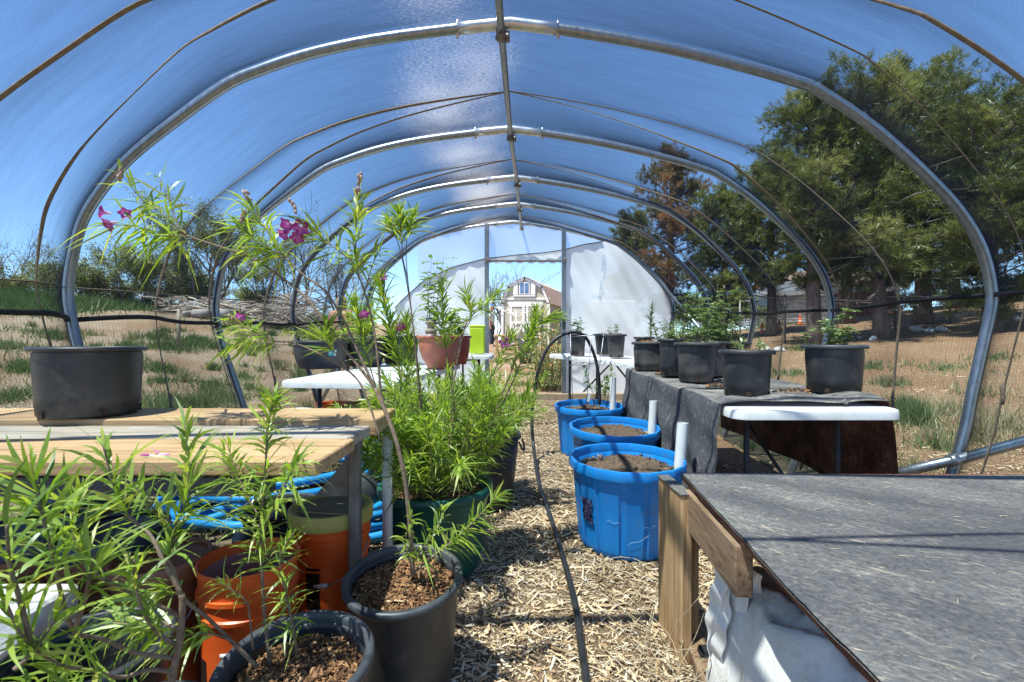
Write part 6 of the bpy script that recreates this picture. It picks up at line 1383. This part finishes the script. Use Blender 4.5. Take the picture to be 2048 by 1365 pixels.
def person(label, px, d, top_py, top, legs, hat=None, hair=None, long_hair=False, face=math.pi / 2, arms='down'):
    x = sx(px, d); z0 = float(G(x, d)); h = szz(top_py, d) - z0; u = h / 1.72; root = thing('person', label, 'person', (x, d, z0)); cf, sf = math.cos(face), math.sin(face)
    def W(a, b, c_): return (x + u * (a * -sf + b * cf), d + u * (a * cf + b * sf), z0 + u * c_)   # a sideways, b forward, c up
    def J(a, b, c_, r, r2=None): return (*W(a, b, c_), r * u, (r2 or r) * u)
    jt = [J(0, 0, .92, .15, .11), J(0, .0, 1.10, .125, .095), J(0, 0, 1.32, .155, .105), J(0, 0, 1.44, .075), J(0, .01, 1.50, .052), J(0, .03, 1.60, .088, .098), J(0, .03, 1.68, .072, .082)]
    ed = [(0, 1), (1, 2), (2, 3), (3, 4), (4, 5), (5, 6)]
    for s in (-1, 1):
        b = len(jt); jt += [J(s * .10, 0, .84, .092), J(s * .105, .02, .48, .058), J(s * .11, 0, .09, .038), J(s * .115, .12, .035, .036, .028)]; ed += [(0, b), (b, b + 1), (b + 1, b + 2), (b + 2, b + 3)]
        b = len(jt); ey = (.0, 1.12, .02, .88) if arms == 'down' else (.10, 1.14, .26, 1.10)
        jt += [J(s * .19, 0, 1.40, .056), J(s * .235, ey[0], ey[1], .043), J(s * .225, ey[2], ey[3], .031), J(s * .22, ey[2] + .03, ey[3] - .09, .034, .020)]; ed += [(2, b), (b, b + 1), (b + 1, b + 2), (b + 2, b + 3)]
        for f_ in range(5):
            k = len(jt); off = (f_ - 2) * .014; Lf = (.055, .07, .076, .07, .055)[f_]; jt += [J(s * (.22 - .004 * f_), ey[2] + .03 + off, ey[3] - .09 - Lf * .6, .0085), J(s * (.212), ey[2] + .035 + off, ey[3] - .09 - Lf, .0075)]; ed += [(b + 3, k), (k, k + 1)]
    skinned('body', jt, ed, M['skin'], root)
    tj = [J(0, 0, .90, .165, .125), J(0, 0, 1.10, .145, .112), J(0, 0, 1.32, .172, .122), J(0, 0, 1.425, .098, .085)]; te = [(0, 1), (1, 2), (2, 3)]
    for s in (-1, 1):
        b = len(tj); tj += [J(s * .19, 0, 1.395, .072), J(s * .222, ey[0] * .5, 1.22, .062)]; te += [(2, b), (b, b + 1)]
    skinned('top', tj, te, M[top], root)
    lj = [J(0, 0, .94, .158, .122)]; le = []
    for s in (-1, 1): b = len(lj); lj += [J(s * .10, 0, .82, .106), J(s * .105, .02, .48, .074), J(s * .11, 0, .10, .062)]; le += [(0, b), (b, b + 1), (b + 1, b + 2)]
    skinned('trousers', lj, le, M[legs], root)
    # face: nose, eyes, mouth, ears as small features of the head
    for nm, a, b, c_, r, m in (('nose', 0, .135, 1.60, .016, 'skin'), ('eye', -.033, .115, 1.625, .010, 'darkhole'), ('eye', .033, .115, 1.625, .010, 'darkhole'), ('ear', -.085, .03, 1.61, .022, 'skin'), ('ear', .085, .03, 1.61, .022, 'skin'), ('mouth', 0, .118, 1.562, .014, 'pinkmud')):
        mb = MB(); mb.lathe([(.0005, -r), (r * .7, -r * .7), (r, 0), (r * .7, r * .7), (.0005, r)], (0, 0, 0), 8); mb.V[0] = mb.V[0] * u * ((1.6, 1, .5) if nm == 'mouth' else (1, 1, 1)) + np.array(W(a, b, c_)); mb.build(nm, M[m], root)
    if hair:
        mb = MB(); th = np.linspace(0, 2 * np.pi, 25); rows = []
        zs = [(1.735, .012), (1.72, .06), (1.68, .098), (1.62, .112), (1.55, .112)] + ([(1.46, .115), (1.36, .105), (1.26, .07), (1.22, .03)] if long_hair else [(1.52, .10)])
        for zz, r in zs:
            fr_ = np.clip(np.cos(th), 0, 1); rr = r * (1 - fr_ ** .7 * (.75 if zz < 1.66 else 0)) ; rows.append(np.array([W(rr[i] * math.sin(th[i]), .025 - (.02 if zz < 1.5 else 0) + rr[i] * math.cos(th[i]) * (1.05 if zz > 1.5 else .8), zz + .01 * math.sin(5 * th[i])) for i in range(25)]))
        mb.grid(np.array(rows)); mb.build('hair', M[hair], root)
    if hat:
        mb = MB(); q = [(.001, .11), (.05, .10), (.088, .06), (.10, 0), (.10, -.02)]; mb.lathe(q, (0, 0, 0), 20); mb.V[0] = mb.V[0] * u + np.array(W(0, .03, 1.665)); ho_ = mb.build('cap', M[hat], root)
        mb = MB(); mb.add([W(-.07, .10, 1.65), W(.07, .10, 1.65), W(.05, .20, 1.64), W(-.05, .20, 1.64), W(-.07, .10, 1.66), W(.07, .10, 1.66), W(.05, .20, 1.648), W(-.05, .20, 1.648)], [[0, 3, 2, 1], [4, 5, 6, 7], [0, 1, 5, 4], [1, 2, 6, 5], [2, 3, 7, 6], [3, 0, 4, 7]]); mb.build('peak', M[hat], ho_, False)
person('person with long blond hair seen from behind beyond the net, in a salmon top', 682, 8.7, 594, 'pinktop', 'jeans', hair='hair', long_hair=True, face=R(80))
person('person in a blue cap, white shirt and dark trousers outside by the door post', 983, 20.2, 611, 'whiteshirt', 'jeans', hat='cap', hair='hair', face=R(-20))

# ------------------------------------------------------------------ seen through the trees and the film on the right
M['corr'] = mat('corrugated_sheet', [(.3, (.42, .43, .45)), (.7, (.55, .56, .58))], .5, 3, 4)
M['dirtywhite'] = mat('dirty_white_metal', [(.3, (.45, .43, .40)), (.7, (.62, .60, .56))], .5, 4, 5)
M['brick'] = mat('dull_red_wall', [(.3, (.16, .065, .045)), (.7, (.26, .11, .075))], .9, 9, 5, .3)
M['cone'] = mat('cone_orange', (.75, .13, .02), .5)
dS = 24.0; x0, x1 = sx(1552, dS), sx(1728, dS); zb = float(G((x0 + x1) / 2, dS)) - .1; zt_ = szz(585, dS)
st = thing('storage_building', 'long corrugated metal shed glimpsed through the pine trunks', 'building', ((x0 + x1) / 2, dS, zb)); n = 60
zz = np.linspace(zb, zt_, n); yy = dS + .035 * np.sin(np.arange(n) * 2 * np.pi / 5); g = np.stack([np.stack([np.full(n, x0), yy, zz], 1), np.stack([np.full(n, x1), yy, zz], 1), np.stack([np.full(n, x1), yy + 4, zz], 1), np.stack([np.full(n, x0), yy + 4, zz], 1), np.stack([np.full(n, x0), yy, zz], 1)]); mb = MB(); mb.grid(g); mb.build('wall', M['corr'], st)
mb = MB(); mb.box(((x0 + x1) / 2, dS + 2, zt_ + .12), (x1 - x0 + .5, 4.6, .2), Matrix.Rotation(R(5), 3, 'X')); mb.build('roof', M['dirtywhite'], st, False)
dS = 27.0; x0, x1 = sx(1590, dS), sx(1800, dS); zb = float(G(x0, dS)); st = thing('house', 'pale low house with a shallow roof behind the corrugated shed', 'house', ((x0 + x1) / 2, dS, zb)); mb = MB(); mb.box(((x0 + x1) / 2, dS + 2, (zb + szz(560, dS)) / 2), (x1 - x0, 4, szz(560, dS) - zb)); mb.build('wall', M['dirtywhite'], st, False)
zr = szz(560, dS); mb = MB(); q = [(x0 - .4, dS - .5, zr), (x1 + .4, dS - .5, zr), (x1 + .4, dS + 2, zr + .8), (x0 - .4, dS + 2, zr + .8), (x0 - .4, dS + 4.5, zr), (x1 + .4, dS + 4.5, zr)]; mb.add(q + [(a, b, c_ - .12) for a, b, c_ in q], [[0, 1, 2, 3], [3, 2, 5, 4], [6, 9, 8, 7], [9, 10, 11, 8], [0, 6, 7, 1], [0, 3, 9, 6], [3, 4, 10, 9], [1, 7, 8, 2], [2, 8, 11, 5]]); mb.build('roof', M['shingle'], st, False)
for k in (.25, .7): mb = MB(); xx = x0 + (x1 - x0) * k; mb.box((xx, dS - .02, (zb + zr) / 2 + .2), (1.0, .08, .8)); wv = mb.build('window', M['trim'], st, False); mb = MB(); mb.box((xx, dS - .07, (zb + zr) / 2 + .2), (.85, .03, .65)); mb.build('pane', M['pane'], wv, False)
dS = 20.0; x0, x1 = sx(1722, dS), sx(1790, dS); zb = float(G(x0, dS)); st = thing('outbuilding', 'low dull red outbuilding behind the thick pine trunk', 'outbuilding', ((x0 + x1) / 2, dS, zb)); mb = MB(); mb.box(((x0 + x1) / 2, dS + 1, zb + .55), (x1 - x0, 2, 1.1)); mb.build('wall', M['brick'], st, False); mb = MB(); mb.box(((x0 + x1) / 2, dS + 1, zb + 1.15), (x1 - x0 + .3, 2.4, .1), Matrix.Rotation(R(4), 3, 'X')); mb.build('roof', M['dirtywhite'], st, False)
for (px, d, lab) in ((1558, 18.5, 'orange traffic cone left of the first thin pine trunk'), (1600, 19.5, 'orange traffic cone between the two thin pine trunks'), (1524, 17.5, 'orange traffic cone nearest the second hoop')):
    x = sx(px, d); z = float(G(x, d)); r_ = thing('traffic_cone', lab, 'cone', (x, d, z), 'orange cones under the pines'); mb = MB(); mb.lathe([(.09, .02), (.03, .40), (.02, .45), (.001, .45)], (x, d, z), 16); co = mb.build('body', M['cone'], r_); mb = MB(); mb.box((x, d, z + .015), (.24, .24, .03)); mb.build('base', M['darksteel'], r_, False); mb = MB(); mb.lathe([(.068, .16), (.052, .26)], (x, d, z), 16); mb.build('band', M['trim'], co)
fe = thing('chain_link_fence', 'chain-link fence on thin posts under the pines on the right', 'fence', (sx(1900, 14.3), 14.3, 1)); xs = [sx(p, 14.3) for p in (1480, 1570, 1660, 1790, 1900, 2010, 2120)]; fz = lambda x: float(G(x, 14.3)); mb = MB()
for a, b in zip(xs[:-1], xs[1:]):
    mb.tube([(a, 14.3, fz(a) + 1.42), (b, 14.3, fz(b) + 1.42)], .012, 5)
    n = int((b - a) / .16)
    for k in range(n):
        xx = a + (b - a) * k / n; z = fz(xx); mb.tube([(xx, 14.3, z), (xx + .5, 14.3, z + 1.4)], .0022, 3, cap=False); mb.tube([(xx + .5, 14.3, z), (xx, 14.3, z + 1.4)], .0022, 3, cap=False)
mb.build('wire_mesh', M['galv'], fe)
for a in xs: mb = MB(); mb.tube([(a, 14.3, fz(a) - .05), (a, 14.3, fz(a) + 1.48)], .028, 8); mb.build('post', M['steel'], fe)
dS = 13.0; x0, x1 = sx(1186, dS), sx(1272, dS); zb = float(G(x0, dS)); bx = thing('utility_box', 'pale box-like trailer glimpsed through the milky film right of the doorway', 'trailer', ((x0 + x1) / 2, dS, zb)); zt_ = szz(601, dS); mb = MB(); mb.box(((x0 + x1) / 2, dS + .8, (zb + .35 + zt_) / 2), (x1 - x0, 1.6, zt_ - zb - .35), bev=.03); mb.build('body', M['trim'], bx, 'auto')
for k in (.25, .75):
    mb = MB(); mb.lathe([(.001, -.06), (.19, -.06), (.20, 0), (.19, .06), (.001, .06)], (x0 + (x1 - x0) * k, dS + .2, zb + .2), 20, rot=Matrix.Rotation(R(90), 3, 'X')); mb.build('wheel', M['cord'], bx)
# rocks on the bank under the pines
for k in range(16):
    px = RNG.uniform(1500, 2040); d = RNG.uniform(12.5, 14); x = sx(px, d); s = RNG.uniform(.07, .16); mb = MB(); mb.lathe([(.001, -.2), (.7, -.15), (1, .2), (.75, .6), (.3, .8), (.001, .82)], (0, 0, 0), 9); v = mb.V[0]; v *= s * (1 + RNG.normal(0, .12, v.shape)); v += (x, d, float(G(x, d))); o = mb.build('rock', M['dirtywhite'], None, False); prop(o, 'pale rock on the shady bank under the pines', 'rock', 'rocks under the pines')

# ------------------------------------------------------------------ light, sky, camera
EL, AZ = 69.0, math.atan2(-.78, -.62)        # azimuth from +Y towards +X
sd = Vector((math.sin(AZ) * math.cos(R(EL)), math.cos(AZ) * math.cos(R(EL)), math.sin(R(EL))))
su = bpy.data.lights.new('sun', 'SUN'); su.energy = 3.7; su.angle = R(.53); su.color = (1, .95, .87); so = bpy.data.objects.new('sun', su); C.objects.link(so); so.location = sd * 30; so.rotation_euler = sd.to_track_quat('Z', 'Y').to_euler()
w = bpy.data.worlds.new('World'); bpy.context.scene.world = w; w.use_nodes = True; nt = w.node_tree; nt.nodes.clear()
sk = nt.nodes.new('ShaderNodeTexSky'); sk.sky_type = 'NISHITA'; sk.sun_disc = False; sk.sun_elevation = R(EL); sk.sun_rotation = AZ % (2 * math.pi); sk.altitude = 2200; sk.air_density = 1.0; sk.dust_density = .5; sk.ozone_density = 6.0
bg = nt.nodes.new('ShaderNodeBackground'); bg.inputs[1].default_value = .093; ow = nt.nodes.new('ShaderNodeOutputWorld'); nt.links.new(sk.outputs[0], bg.inputs[0]); nt.links.new(bg.outputs[0], ow.inputs[0])
cam = bpy.data.cameras.new('camera'); cam.sensor_width = 36; cam.lens = F / 2048 * 36; cam.clip_start = .02; cam.clip_end = 2000; cam.dof.use_dof = True; cam.dof.focus_distance = 2.2; cam.dof.aperture_fstop = 8
co = bpy.data.objects.new('camera', cam); C.objects.link(co); co.location = (0, 0, CAMZ); co.rotation_euler = (R(90), 0, 0)
sc = bpy.context.scene; sc.camera = co
sc.view_settings.view_transform = 'Standard'; sc.view_settings.look = 'None'; sc.view_settings.exposure = 1.68; sc.view_settings.gamma = 1
sc.cycles.max_bounces = 8; sc.cycles.transparent_max_bounces = 24; sc.cycles.use_denoising = True
